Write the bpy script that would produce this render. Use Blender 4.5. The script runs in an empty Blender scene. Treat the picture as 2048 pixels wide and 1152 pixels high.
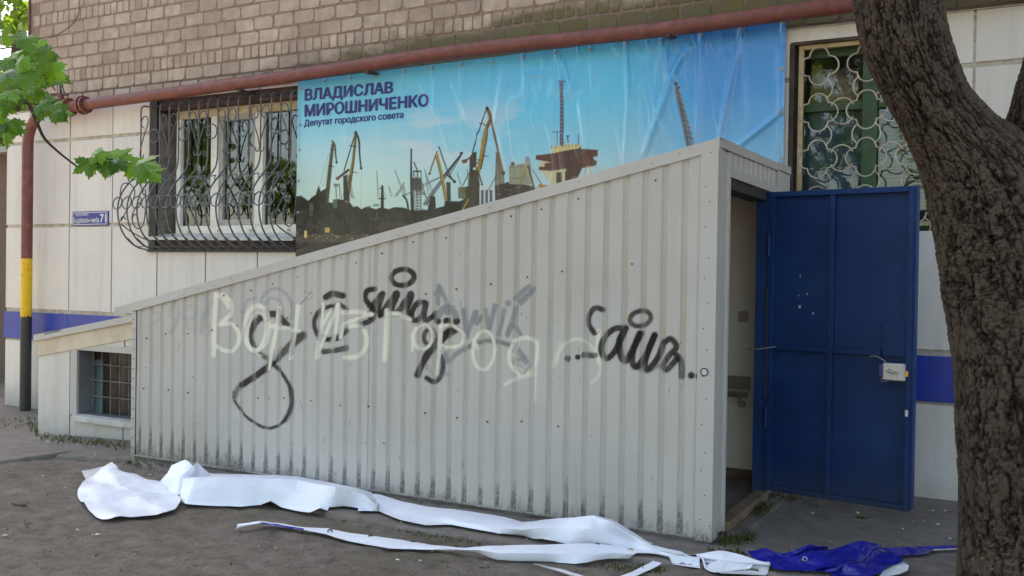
import bpy, bmesh, math, random
import numpy as np
from mathutils import Matrix, Vector
random.seed(7); rng = np.random.default_rng(7)
scn = bpy.context.scene
COL = scn.collection

# ------------------------------------------------------------------ camera
F_PX = 1908.5                                    # focal length in pixels of the 2048 px wide photograph
YAW, PIT, ROL = math.radians(28.276), math.radians(-.657), math.radians(.879)
CAM = np.array([0., -7.3163, 1.55])
fw = np.array([-math.sin(YAW)*math.cos(PIT), math.cos(YAW)*math.cos(PIT), math.sin(PIT)])
_rt = np.array([math.cos(YAW), math.sin(YAW), 0.]); _up = np.cross(_rt, fw)
rt = math.cos(ROL)*_rt + math.sin(ROL)*_up
up = math.cos(ROL)*_up - math.sin(ROL)*_rt
cd = bpy.data.cameras.new('camera'); cam = bpy.data.objects.new('camera', cd); COL.objects.link(cam)
cd.sensor_width = 36; cd.lens = F_PX/2048*36; cd.clip_start = .05; cd.clip_end = 800
cam.matrix_world = Matrix(((rt[0], up[0], -fw[0], CAM[0]), (rt[1], up[1], -fw[1], CAM[1]), (rt[2], up[2], -fw[2], CAM[2]), (0, 0, 0, 1)))
scn.camera = cam

# ------------------------------------------------------------------ light
SUN_EL, SUN_AZ = math.radians(52), math.radians(-38)     # azimuth from +Y (behind the building) towards +X
world = bpy.data.worlds.new('World'); scn.world = world; world.use_nodes = True
wn = world.node_tree.nodes; wl = world.node_tree.links
sky = wn.new('ShaderNodeTexSky'); sky.sky_type = 'NISHITA'; sky.sun_disc = False
sky.sun_elevation = SUN_EL; sky.sun_rotation = SUN_AZ; sky.air_density = 1.0; sky.dust_density = 2.5; sky.ozone_density = 1.0
bg = wn['Background']; bg.inputs[1].default_value = .12
wl.new(sky.outputs[0], bg.inputs[0])
sl = bpy.data.lights.new('sun', 'SUN'); sl.energy = 3.0; sl.angle = math.radians(.53); sl.color = (1, .94, .85)
sun = bpy.data.objects.new('sun', sl); COL.objects.link(sun)
sd = Vector((math.sin(SUN_AZ)*math.cos(SUN_EL), math.cos(SUN_AZ)*math.cos(SUN_EL), math.sin(SUN_EL)))
sun.rotation_euler = sd.to_track_quat('Z', 'Y').to_euler(); sun.location = (0, 0, 30)
vs = scn.view_settings; vs.view_transform = 'Standard'; vs.look = 'None'; vs.gamma = 1; vs.exposure = 2.45
vs.use_white_balance = True; vs.white_balance_temperature = 7700; vs.white_balance_tint = 6
vs.use_curve_mapping = False
scn.cycles.max_bounces = 8; scn.cycles.transparent_max_bounces = 12

# ------------------------------------------------------------------ pixel -> place
def ray(x, y): return fw + rt*((x-1024)/F_PX) - up*((y-576)/F_PX)
def onY(x, y, Y): d = ray(x, y); return CAM + d*((Y-CAM[1])/d[1])
def onX(x, y, X): d = ray(x, y); return CAM + d*((X-CAM[0])/d[0])
def onZ(x, y, Z): d = ray(x, y); return CAM + d*((Z-CAM[2])/d[2])
def atD(x, y, t): return CAM + ray(x, y)*t
def proj(P):
    q = np.asarray(P, float) - CAM; z = q@fw
    return 1024 + F_PX*(q@rt)/z, 576 - F_PX*(q@up)/z

# ------------------------------------------------------------------ helpers
def lin(r, g, b, a=1):
    f = lambda c: (c/255/12.92) if c/255 <= .04045 else ((c/255+.055)/1.055)**2.4
    return (f(r), f(g), f(b), a)
def smooth(a, b, x):
    t = np.clip((x-a)/(b-a), 0, 1); return t*t*(3-2*t)
def _hash(i, j, k, s):
    h = (i.astype(np.int64)*374761393 + j.astype(np.int64)*668265263 + k.astype(np.int64)*2147483647 + s*1274126177) & 0xffffffff
    h = ((h ^ (h >> 13))*1274126177) & 0xffffffff
    return ((h ^ (h >> 16)) & 0xffff)/65535.
def vnoise(x, y, z=0., s=0):
    x, y, z = np.broadcast_arrays(np.asarray(x, float), np.asarray(y, float), np.asarray(z, float))
    i, j, k = np.floor(x), np.floor(y), np.floor(z); u, v, w = x-i, y-j, z-k
    u, v, w = [t*t*(3-2*t) for t in (u, v, w)]; r = 0
    for a in (0, 1):
        for b in (0, 1):
            for c in (0, 1):
                r = r + _hash(i+a, j+b, k+c, s)*(u if a else 1-u)*(v if b else 1-v)*(w if c else 1-w)
    return r
def fbm(x, y, z=0., s=0, o=4):
    r = 0; a = .5; f = 1.
    for q in range(o):
        r = r + a*vnoise(np.asarray(x)*f, np.asarray(y)*f, np.asarray(z)*f, s+q); a *= .5; f *= 2.03
    return r
def world_m(o):
    return (world_m(o.parent) @ o.matrix_parent_inverse @ o.matrix_basis) if o.parent else o.matrix_basis.copy()
def par(o, p):
    if p is not None:
        o.parent = p; o.matrix_parent_inverse = world_m(p).inverted()
    return o
def tag(o, label=None, cat=None, group=None, kind=None):
    if label: o['label'] = label
    if cat: o['category'] = cat
    if group: o['group'] = group
    if kind: o['kind'] = kind
    return o
def thing(name, loc, label, cat, group=None):
    o = bpy.data.objects.new(name, None); o.empty_display_size = .2; o.location = loc; COL.objects.link(o)
    return tag(o, label, cat, group)
def link(name, me, parent=None):
    o = bpy.data.objects.new(name, me); COL.objects.link(o); return par(o, parent)
def mesh(name, V, Fc, mat, smooth_=False):
    me = bpy.data.meshes.new(name)
    me.from_pydata([tuple(map(float, v)) for v in V], [], [tuple(int(i) for i in f) for f in Fc])
    if mat: me.materials.append(mat)
    if smooth_: me.polygons.foreach_set('use_smooth', [True]*len(me.polygons))
    me.update(); return me
def gridmesh(name, P, mat, smooth_=True):
    """P: (nu, nv, 3) array of points"""
    nu, nv = P.shape[:2]; me = bpy.data.meshes.new(name)
    idx = np.arange(nu*nv).reshape(nu, nv)
    q = np.stack([idx[:-1, :-1], idx[1:, :-1], idx[1:, 1:], idx[:-1, 1:]], -1).reshape(-1, 4)
    me.vertices.add(nu*nv); me.vertices.foreach_set('co', P.reshape(-1).astype(np.float32))
    me.loops.add(q.size); me.loops.foreach_set('vertex_index', q.reshape(-1).astype(np.int32))
    me.polygons.add(len(q)); me.polygons.foreach_set('loop_start', np.arange(0, q.size, 4, dtype=np.int32))
    if smooth_: me.polygons.foreach_set('use_smooth', np.ones(len(q), bool))
    if mat: me.materials.append(mat)
    me.update(calc_edges=True); me.validate(); return me
class MB:
    """collects simple shapes that belong to ONE part"""
    def __init__(s): s.V = []; s.F = []
    def add(s, V, Fc):
        n = len(s.V); s.V += [tuple(map(float, v)) for v in V]; s.F += [tuple(int(i)+n for i in f) for f in Fc]; return s
    def box(s, a, b):
        x0, y0, z0 = [min(p, q) for p, q in zip(a, b)]; x1, y1, z1 = [max(p, q) for p, q in zip(a, b)]
        V = [(x0, y0, z0), (x1, y0, z0), (x1, y1, z0), (x0, y1, z0), (x0, y0, z1), (x1, y0, z1), (x1, y1, z1), (x0, y1, z1)]
        return s.add(V, [(0, 3, 2, 1), (4, 5, 6, 7), (0, 1, 5, 4), (1, 2, 6, 5), (2, 3, 7, 6), (3, 0, 4, 7)])
    def hexa(s, V8):
        return s.add(V8, [(0, 3, 2, 1), (4, 5, 6, 7), (0, 1, 5, 4), (1, 2, 6, 5), (2, 3, 7, 6), (3, 0, 4, 7)])
    def prism(s, poly, y0, y1):
        n = len(poly)
        V = [(x, y0, z) for x, z in poly] + [(x, y1, z) for x, z in poly]
        return s.add(V, [tuple(range(n))] + [tuple(range(2*n-1, n-1, -1))] + [(i, i+n, (i+1) % n+n, (i+1) % n) for i in range(n)])
    def tube(s, pts, r, n=8, closed=False, caps=True):
        P = np.array(pts, float); m = len(P); r = np.broadcast_to(np.asarray(r, float), (m,))
        T = np.gradient(P, axis=0) if not closed else (np.roll(P, -1, 0)-np.roll(P, 1, 0))
        T /= np.linalg.norm(T, axis=1)[:, None]+1e-12
        ref = np.array([0, 0, 1.]) if abs(T[0][2]) < .9 else np.array([1., 0, 0])
        N = np.cross(T[0], ref); N /= np.linalg.norm(N); V = []
        for i in range(m):
            N = N - T[i]*(N@T[i]); N /= np.linalg.norm(N)+1e-12; B = np.cross(T[i], N)
            for k in range(n):
                a = 2*math.pi*k/n; V.append(P[i]+r[i]*(math.cos(a)*N+math.sin(a)*B))
        Fc = []
        for i in range(m if closed else m-1):
            j = (i+1) % m
            for k in range(n): Fc.append((i*n+k, i*n+(k+1) % n, j*n+(k+1) % n, j*n+k))
        if caps and not closed: Fc += [tuple(range(n-1, -1, -1)), tuple((m-1)*n+k for k in range(n))]
        return s.add(V, Fc)
    def disc(s, c, axis, r, h, n=10):
        a = np.array(axis, float); a /= np.linalg.norm(a); c = np.array(c, float)
        return s.tube([c, c+a*h], r, n)
    def build(s, name, mat, parent=None, smooth_=False, bevel=0, kind=None, label=None):
        me = mesh(name, s.V, s.F, mat, smooth_)
        if smooth_:
            try: me.set_sharp_from_angle(angle=math.radians(40))
            except Exception: pass
        o = link(name, me, parent)
        if bevel:
            b = o.modifiers.new('bevel', 'BEVEL'); b.width = bevel; b.segments = 2; b.limit_method = 'ANGLE'
        return tag(o, label, kind=kind)
def crom(pts, n=8, closed=False):
    P = [np.array(p, float) for p in pts]; out = []
    m = len(P)
    if m < 3: return np.array([P[0]*(1-t)+P[-1]*t for t in np.linspace(0, 1, n)])
    for i in range(m if closed else m-1):
        p0 = P[(i-1) % m] if (closed or i > 0) else 2*P[0]-P[1]; p1 = P[i]; p2 = P[(i+1) % m]
        p3 = P[(i+2) % m] if (closed or i+2 < m) else 2*P[-1]-P[-2]
        for t in np.linspace(0, 1, n, endpoint=False):
            out.append(.5*((2*p1)+(-p0+p2)*t+(2*p0-5*p1+4*p2-p3)*t*t+(-p0+3*p1-3*p2+p3)*t**3))
    if not closed: out.append(P[-1])
    return np.array(out)

# ------------------------------------------------------------------ materials
class NT:
    def __init__(s, name):
        s.m = bpy.data.materials.new(name); s.m.use_nodes = True; s.t = s.m.node_tree
        s.b = s.t.nodes['Principled BSDF']; s.out = s.t.nodes['Material Output']; s._pos = None
    def n(s, k, **kw):
        x = s.t.nodes.new('ShaderNode'+k)
        for a, v in kw.items(): setattr(x, a, v)
        return x
    def l(s, a, b): s.t.links.new(a, b)
    def pos(s):
        if not s._pos: s._pos = s.n('NewGeometry').outputs['Position']
        return s._pos
    def sv(s, sock, v):
        if hasattr(v, 'is_linked') or hasattr(v, 'links'): s.l(v, sock)
        else: sock.default_value = v
    def noise(s, scale, stretch=(1, 1, 1), detail=6, rough=.6, obj=False, off=(0, 0, 0)):
        mp = s.n('Mapping'); mp.inputs['Scale'].default_value = stretch; mp.inputs['Location'].default_value = off
        src = s.n('TexCoord').outputs['Object'] if obj else s.pos()
        s.l(src, mp.inputs[0]); t = s.n('TexNoise'); t.inputs['Scale'].default_value = scale
        t.inputs['Detail'].default_value = detail; t.inputs['Roughness'].default_value = rough
        s.l(mp.outputs[0], t.inputs['Vector']); return t.outputs['Fac']
    def ramp(s, fac, stops, const=False):
        r = s.n('ValToRGB'); cr = r.color_ramp
        if const: cr.interpolation = 'CONSTANT'
        while len(cr.elements) < len(stops): cr.elements.new(.5)
        for e, (p, c) in zip(cr.elements, stops):
            e.position = p; e.color = c if len(c) == 4 else (*c, 1)
        s.l(fac, r.inputs[0]); return r.outputs[0]
    def mix(s, f, a, b, mode='MIX'):
        x = s.n('MixRGB', blend_type=mode); s.sv(x.inputs[0], f); s.sv(x.inputs[1], a); s.sv(x.inputs[2], b); return x.outputs[0]
    def math(s, op, a, b=0., c=None, clamp=False):
        x = s.n('Math', operation=op, use_clamp=clamp); s.sv(x.inputs[0], a); s.sv(x.inputs[1], b)
        if c is not None: s.sv(x.inputs[2], c)
        return x.outputs[0]
    def maprange(s, v, a, b, c=0., d=1.):
        x = s.n('MapRange'); s.sv(x.inputs[0], v)
        for i, q in enumerate((a, b, c, d)): s.sv(x.inputs[i+1], q)
        return x.outputs[0]
    def xyz(s):
        x = s.n('SeparateXYZ'); s.l(s.pos(), x.inputs[0]); return x.outputs
    def col(s, c): s.sv(s.b.inputs['Base Color'], c)
    def rough(s, r): s.sv(s.b.inputs['Roughness'], r)
    def set(s, **k):
        for a, v in k.items(): s.sv(s.b.inputs[a.replace('_', ' ')], v)
    def bump(s, h, strength=.3, dist=.01):
        x = s.n('Bump'); x.inputs['Strength'].default_value = strength; x.inputs['Distance'].default_value = dist
        s.l(h, x.inputs['Height']); s.l(x.outputs[0], s.b.inputs['Normal'])
def m_vinyl(name, c1, c2, rough, cs=3., strength=.16):
    t = NT(name); c = t.ramp(t.noise(2.5), [(.35, c4(c2)), (.65, c4(c1))])
    d = t.ramp(t.noise(7, detail=8, rough=.7), [(.56, (0, 0, 0, 1)), (.72, (1, 1, 1, 1))]); c = t.mix(t.math('MULTIPLY', d, .16), c, lin(150, 138, 126))
    sp = t.ramp(t.noise(60, detail=3), [(.72, (0, 0, 0, 1)), (.74, (1, 1, 1, 1))]); t.col(t.mix(t.math('MULTIPLY', sp, .5), c, lin(120, 108, 98)))
    w_ = t.n('TexNoise'); w_.inputs['Scale'].default_value = 2.2; t.l(t.pos(), w_.inputs['Vector']); mx = t.n('MixRGB'); mx.inputs[0].default_value = .12; t.l(t.pos(), mx.inputs[1]); t.l(w_.outputs['Color'], mx.inputs[2])
    hs = []
    for sc in (cs, cs*2.7):
        v = t.n('TexVoronoi', feature='DISTANCE_TO_EDGE'); v.inputs['Scale'].default_value = sc; t.l(mx.outputs[0], v.inputs['Vector']); hs.append(t.maprange(v.outputs['Distance'], 0., .22))
    h = t.math('ADD', hs[0], t.math('MULTIPLY', hs[1], .35)); t.bump(t.math('ADD', h, t.math('MULTIPLY', t.noise(5, detail=3), .8)), strength, .03); t.rough(rough); return t.m
def c4(c): return (*c[:3], 1)
def mk(name, c1, c2=None, scale=6, rough=.6, bump=0, bscale=60, metal=0, stretch=(1, 1, 1), lo=.35, hi=.65, spots=None, dist=.01):
    t = NT(name); c2 = c2 or tuple(x*.8 for x in c1[:3])
    c = t.ramp(t.noise(scale, stretch), [(lo, c4(c2)), (hi, c4(c1))])
    if spots:
        sc, col, th, st = spots
        c = t.mix(t.ramp(t.noise(sc, st, 8, .7), [(th, (0, 0, 0, 1)), (th+.04, (1, 1, 1, 1))]), c, c4(col))
    t.col(c); t.rough(rough); t.set(Metallic=metal)
    if bump: t.bump(t.noise(bscale, stretch, 6, .65), bump, dist)
    return t.m

def m_brick():
    t = NT('silicate_brick'); oi = t.n('ObjectInfo').outputs['Random']
    base = t.ramp(oi, [(0, lin(170, 151, 138)), (.3, lin(180, 162, 148)), (.8, lin(190, 172, 157)), (1, lin(160, 141, 128))])
    base = t.mix(t.maprange(t.noise(9, (1, 1, 1)), .35, .7, 0., .5), base, lin(132, 112, 100))
    st = t.ramp(t.noise(16, (1, 1, .25), 8, .75), [(.60, (0, 0, 0, 1)), (.66, (1, 1, 1, 1))])
    base = t.mix(t.math('MULTIPLY', st, .5), base, lin(96, 82, 74)); base = t.mix(t.maprange(t.noise(1.3, (1, 1, 1.5), 6, .6, off=(2, 0, 7)), .45, .68, 0., .5), base, lin(140, 122, 110))
    x, y, z = t.xyz()
    # black and green growth on the lowest courses, stronger to the right
    edge = t.math('ADD', t.math('MULTIPLY', t.maprange(x, -9.0, -3.5), .52), 3.42)
    n = t.noise(3.2, (1, 1, 1.6)); n2 = t.noise(14)
    h = t.math('SUBTRACT', t.math('ADD', edge, t.math('MULTIPLY', t.math('SUBTRACT', n, .5), .5)), z)
    wet = t.maprange(t.math('ADD', h, t.math('MULTIPLY', t.math('SUBTRACT', n2, .5), .14)), -.05, .12)
    green = t.math('MULTIPLY', t.maprange(x, -8.0, -4.0), t.maprange(n2, .35, .6))
    grow = t.mix(green, lin(88, 78, 68), lin(86, 84, 40))
    t.col(t.mix(t.math('MULTIPLY', wet, .86), base, grow)); t.rough(.9); t.set(Specular_IOR_Level=.15)
    t.bump(t.noise(70, (1, 1, 1), 8, .7), .35, .006); return t.m
def m_mortar():
    t = NT('mortar'); x, y, z = t.xyz()
    c = t.ramp(t.noise(25), [(.3, lin(118, 97, 85)), (.7, lin(150, 128, 114))])
    w = t.maprange(t.math('ADD', z, t.math('MULTIPLY', t.noise(3), .4)), 3.75, 4.05, 1., 0.)
    t.col(t.mix(t.math('MULTIPLY', w, .6), c, lin(66, 56, 46))); t.rough(.95); t.bump(t.noise(120), .5, .006); return t.m
def m_clad():
    t = NT('cladding_panel'); oi = t.n('ObjectInfo').outputs['Random']; x, y, z = t.xyz()
    c = t.ramp(oi, [(0, lin(203, 197, 192)), (1, lin(212, 206, 200))])
    streak = t.ramp(t.noise(7, (1, 1, .08), 6, .6), [(.5, (0, 0, 0, 1)), (.75, (1, 1, 1, 1))])
    c = t.mix(t.math('MULTIPLY', streak, .30), c, lin(150, 142, 134))
    run = t.ramp(t.noise(30, (1, 1, .05), 4, .6, off=(5, 0, 0)), [(.66, (0, 0, 0, 1)), (.70, (1, 1, 1, 1))]); c = t.mix(t.math('MULTIPLY', t.math('MULTIPLY', run, t.maprange(z, 3.15, 3.42)), .55), c, lin(96, 86, 76))
    c = t.mix(t.maprange(t.noise(2.2), .4, .75, 0., .22), c, lin(182, 170, 160))
    sp = t.ramp(t.noise(38, (1, 1, .5), 4, .6), [(.70, (0, 0, 0, 1)), (.735, (1, 1, 1, 1))])
    msk = t.math('MULTIPLY', sp, t.maprange(t.noise(1.7, off=(3, 0, 1)), .5, .62))
    c = t.mix(t.math('MULTIPLY', msk, .75), c, lin(92, 86, 82))
    sc2 = t.math('MULTIPLY', t.ramp(t.noise(52, (1, 1, .35), 5, .6, off=(7, 0, 2)), [(.66, (0, 0, 0, 1)), (.70, (1, 1, 1, 1))]), t.maprange(t.noise(3.1, off=(9, 0, 4)), .56, .64))
    c = t.mix(t.math('MULTIPLY', sc2, .6), c, lin(120, 112, 106))
    lo = t.maprange(t.math('ADD', z, t.math('MULTIPLY', t.noise(8), .3)), .05, .35, .45, 0.)
    c = t.mix(lo, c, lin(120, 110, 98))
    t.col(c); t.rough(.42); t.set(Specular_IOR_Level=.35); t.bump(t.noise(3), .04, .01); return t.m
def m_shed(name='corrugated_steel', paint=True):
    t = NT(name); x, y, z = t.xyz()
    c = t.ramp(t.noise(1.6), [(.3, lin(180, 174, 168)), (.7, lin(191, 185, 178))])
    if paint:
        at = t.n('Attribute', attribute_name='groove').outputs['Fac']
        c = t.mix(t.math('MULTIPLY', at, t.maprange(t.noise(1.1), .4, .65, .10, .42)), c, lin(163, 146, 118))
    streak = t.ramp(t.noise(14, (1, 1, .05), 6, .6), [(.55, (0, 0, 0, 1)), (.8, (1, 1, 1, 1))])
    c = t.mix(t.math('MULTIPLY', streak, .22), c, lin(140, 132, 118))
    if paint:
        pc = t.n('Attribute', attribute_name='Paint'); c = t.mix(pc.outputs['Alpha'], c, pc.outputs['Color'])
    rr_ = t.ramp(t.noise(34, (1, 1, .035), 4, .6, off=(11, 0, 0)), [(.68, (0, 0, 0, 1)), (.72, (1, 1, 1, 1))]); c = t.mix(t.math('MULTIPLY', t.math('MULTIPLY', rr_, t.maprange(t.noise(.9, off=(4, 2, 1)), .45, .6)), .4), c, lin(150, 124, 92))
    sp = t.ramp(t.noise(30, (1, 1, .8), 3, .5), [(.735, (0, 0, 0, 1)), (.76, (1, 1, 1, 1))])
    c = t.mix(t.math('MULTIPLY', sp, .7), c, lin(60, 54, 50))
    n = t.noise(26, (1, 1, .45), 8, .75); n2 = t.noise(90, (1, 1, .6), 4, .7)
    top = t.math('ADD', t.maprange(x, -6.3, -3.5, .165, .085), t.math('MULTIPLY', at, .14)) if paint else .12
    top = t.math('ADD', top, t.math('MULTIPLY', t.math('SUBTRACT', t.noise(3.1, (1, 1, 0)), .5), .34))
    h = t.math('SUBTRACT', t.math('ADD', top, t.math('MULTIPLY', t.math('SUBTRACT', n, .5), .42)), z)
    d = t.math('MULTIPLY', t.maprange(h, -.03, .09), t.maprange(n2, .32, .64, .2, .9))
    c = t.mix(d, c, lin(84, 72, 63))
    t.col(c); t.rough(.55); t.set(Specular_IOR_Level=.25); t.bump(t.noise(2.5, (1, 1, .4)), .08, .02); return t.m
def m_attr(name, attr, rough=.35, spec=.5, coat=0):
    t = NT(name); a = t.n('Attribute', attribute_name=attr)
    t.col(t.mix(t.maprange(t.noise(5), .4, .8, 0., .06), a.outputs['Color'], lin(200, 200, 195)))
    t.rough(rough); t.set(Specular_IOR_Level=spec, Coat_Weight=coat, Coat_Roughness=.12); return t.m
def m_door():
    t = NT('blue_door_paint')
    c = t.ramp(t.noise(2.5), [(.3, lin(4, 40, 88)), (.7, lin(8, 54, 108))]
    ); c = t.mix(t.maprange(t.noise(1.6, off=(4, 1, 2), detail=8, rough=.65), .52, .72, 0., .35), c, lin(40, 78, 128))
    sp = t.ramp(t.noise(26, (1, 1, 1), 5, .6), [(.73, (0, 0, 0, 1)), (.75, (1, 1, 1, 1))])
    c = t.mix(t.math('MULTIPLY', sp, t.maprange(t.noise(1.3, off=(2, 5, 0)), .5, .6, 0., .8)), c, lin(120, 160, 200))
    ru = t.ramp(t.noise(20, (1, 1, .6), 8, .7, off=(1, 8, 3)), [(.63, (0, 0, 0, 1)), (.68, (1, 1, 1, 1))])
    x, y, z = t.xyz(); c = t.mix(t.math('MULTIPLY', ru, t.maprange(t.math('ABSOLUTE', t.math('SUBTRACT', z, 1.14)), .85, 1.0, .08, .8)), c, lin(92, 62, 48)); lo = t.maprange(t.math('ADD', z, t.math('MULTIPLY', t.noise(12), .2)), .2, .45, .5, 0.)
    t.col(t.mix(lo, c, lin(60, 64, 72))); t.rough(.5); t.set(Specular_IOR_Level=.3); t.bump(t.noise(8, (1, 1, .3)), .06, .01); return t.m
def m_pipe(vert=False):
    t = NT('gas_pipe_paint_vertical' if vert else 'gas_pipe_paint'); x, y, z = t.xyz()
    c = t.ramp(t.noise(9, (1, 1, 1), 8, .7), [(.3, lin(92, 50, 44)), (.55, lin(122, 66, 58)), (.75, lin(146, 88, 78))])
    c = t.mix(t.math('MULTIPLY', t.ramp(t.noise(26, (.5, 1, 1), 8, .75), [(.53, (0, 0, 0, 1)), (.62, (1, 1, 1, 1))]), .6), c, lin(82, 52, 50))
    if vert:
        zz = t.math('ADD', z, t.math('MULTIPLY', t.math('SUBTRACT', t.noise(22), .5), .09))
        ye = t.ramp(t.noise(18, (1, 1, 1), 6, .7), [(.32, lin(120, 84, 20)), (.42, lin(222, 172, 28)), (.8, lin(232, 188, 40))])
        bk = t.ramp(t.noise(12), [(.3, lin(34, 32, 32)), (.7, lin(56, 52, 50))])
        c = t.mix(t.math('LESS_THAN', zz, 1.68), c, ye); c = t.mix(t.math('LESS_THAN', zz, 1.0), c, bk)
    t.col(c); t.rough(.55); t.bump(t.noise(60, (1, 1, 1), 8, .7), .25, .006); return t.m
def m_ground():
    t = NT('trodden_earth'); n = t.noise(.9, detail=8); n2 = t.noise(7, detail=10, rough=.7); n3 = t.noise(55, detail=8, rough=.75)
    c = t.ramp(n2, [(.25, lin(114, 102, 93)), (.5, lin(152, 137, 126)), (.75, lin(176, 161, 149))])
    c = t.mix(t.maprange(n, .5, .7, 0., .5), c, lin(108, 100, 74))
    n4 = t.noise(18, (1, .45, 1), 8, .75)
    c = t.mix(t.maprange(n4, .56, .68, 0., .5), c, lin(90, 76, 66)); c = t.mix(t.maprange(n3, .56, .68, 0., .75), c, lin(70, 59, 52)); c = t.mix(t.maprange(n3, .38, .26, 0., .5), c, lin(160, 148, 136))
    t.col(c); t.rough(.95); t.set(Specular_IOR_Level=.15)
    t.bump(t.math('ADD', t.math('MULTIPLY', n2, .6), t.math('ADD', t.math('MULTIPLY', n4, .7), t.math('MULTIPLY', t.noise(90, detail=10, rough=.8), .6))), 1.0, .05); return t.m
def m_asphalt():
    t = NT('old_asphalt'); n = t.noise(1.1, detail=8); n2 = t.noise(9, detail=8, rough=.7); n3 = t.noise(150, detail=4, rough=.8)
    c = t.ramp(n2, [(.3, lin(106, 97, 92)), (.7, lin(142, 131, 124))])
    c = t.mix(t.maprange(n, .45, .65, 0., .55), c, lin(118, 105, 95))
    c = t.mix(t.maprange(n3, .6, .75, 0., .6), c, lin(152, 144, 136)); c = t.mix(t.maprange(n3, .4, .28, 0., .6), c, lin(52, 48, 46))
    t.col(c); t.rough(.9); t.set(Specular_IOR_Level=.2); t.bump(t.math('ADD', n3, t.math('MULTIPLY', n2, .5)), .6, .01); return t.m
def m_bark():
    t = NT('bark'); cav = t.n('Attribute', attribute_name='cav').outputs['Fac']
    c = t.ramp(cav, [(.25, lin(20, 16, 14)), (.6, lin(52, 44, 38)), (.92, lin(84, 73, 64))])
    c = t.mix(t.maprange(t.noise(60, detail=8, rough=.8), .45, .7, 0., .5), c, lin(48, 40, 34))
    li = t.math('MULTIPLY', t.ramp(t.noise(34, detail=6, rough=.7), [(.60, (0, 0, 0, 1)), (.66, (1, 1, 1, 1))]), t.maprange(t.noise(2.3), .42, .6))
    c = t.mix(t.math('MULTIPLY', li, .6), c, lin(124, 120, 104))
    ye = t.math('MULTIPLY', t.ramp(t.noise(9, detail=3), [(.70, (0, 0, 0, 1)), (.73, (1, 1, 1, 1))]), .6)
    t.col(t.mix(ye, c, lin(120, 110, 62))); t.rough(.95); t.set(Specular_IOR_Level=.1)
    t.bump(t.noise(140, detail=8, rough=.75), .6, .006); return t.m
def m_leaf(name, c1, c2, trans=.45):
    t = NT(name); oi = t.n('ObjectInfo').outputs['Random']
    c = t.ramp(t.math('ADD', t.math('MULTIPLY', oi, .6), t.math('MULTIPLY', t.noise(9), .5)), [(.2, c4(c1)), (.8, c4(c2))])
    t.col(c); t.rough(.42)
    tr = t.n('BsdfTranslucent'); t.l(t.mix(.35, c, (.35, .6, .03, 1)), tr.inputs[0]); mx = t.n('MixShader'); mx.inputs[0].default_value = trans
    t.l(t.b.outputs[0], mx.inputs[1]); t.l(tr.outputs[0], mx.inputs[2]); t.l(mx.outputs[0], t.out.inputs[0]); return t.m
def m_glass(name, tint=(.9, .95, .95), refl=.02, gain=1.6):
    t = NT(name); t.t.nodes.remove(t.b)
    tr = t.n('BsdfTransparent'); tr.inputs[0].default_value = c4(tint)
    gl = t.n('BsdfGlossy'); gl.inputs['Roughness'].default_value = .015
    fr = t.n('Fresnel'); fr.inputs[0].default_value = 1.6
    nz = t.noise(1.4); bp = t.n('Bump'); bp.inputs['Strength'].default_value = .025; bp.inputs['Distance'].default_value = .05
    t.l(nz, bp.inputs['Height']); t.l(bp.outputs[0], gl.inputs['Normal'])
    mx = t.n('MixShader'); t.l(t.math('ADD', t.math('MULTIPLY', fr.outputs[0], gain), refl, clamp=True), mx.inputs[0])
    t.l(tr.outputs[0], mx.inputs[1]); t.l(gl.outputs[0], mx.inputs[2]); t.l(mx.outputs[0], t.out.inputs[0]); return t.m
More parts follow.
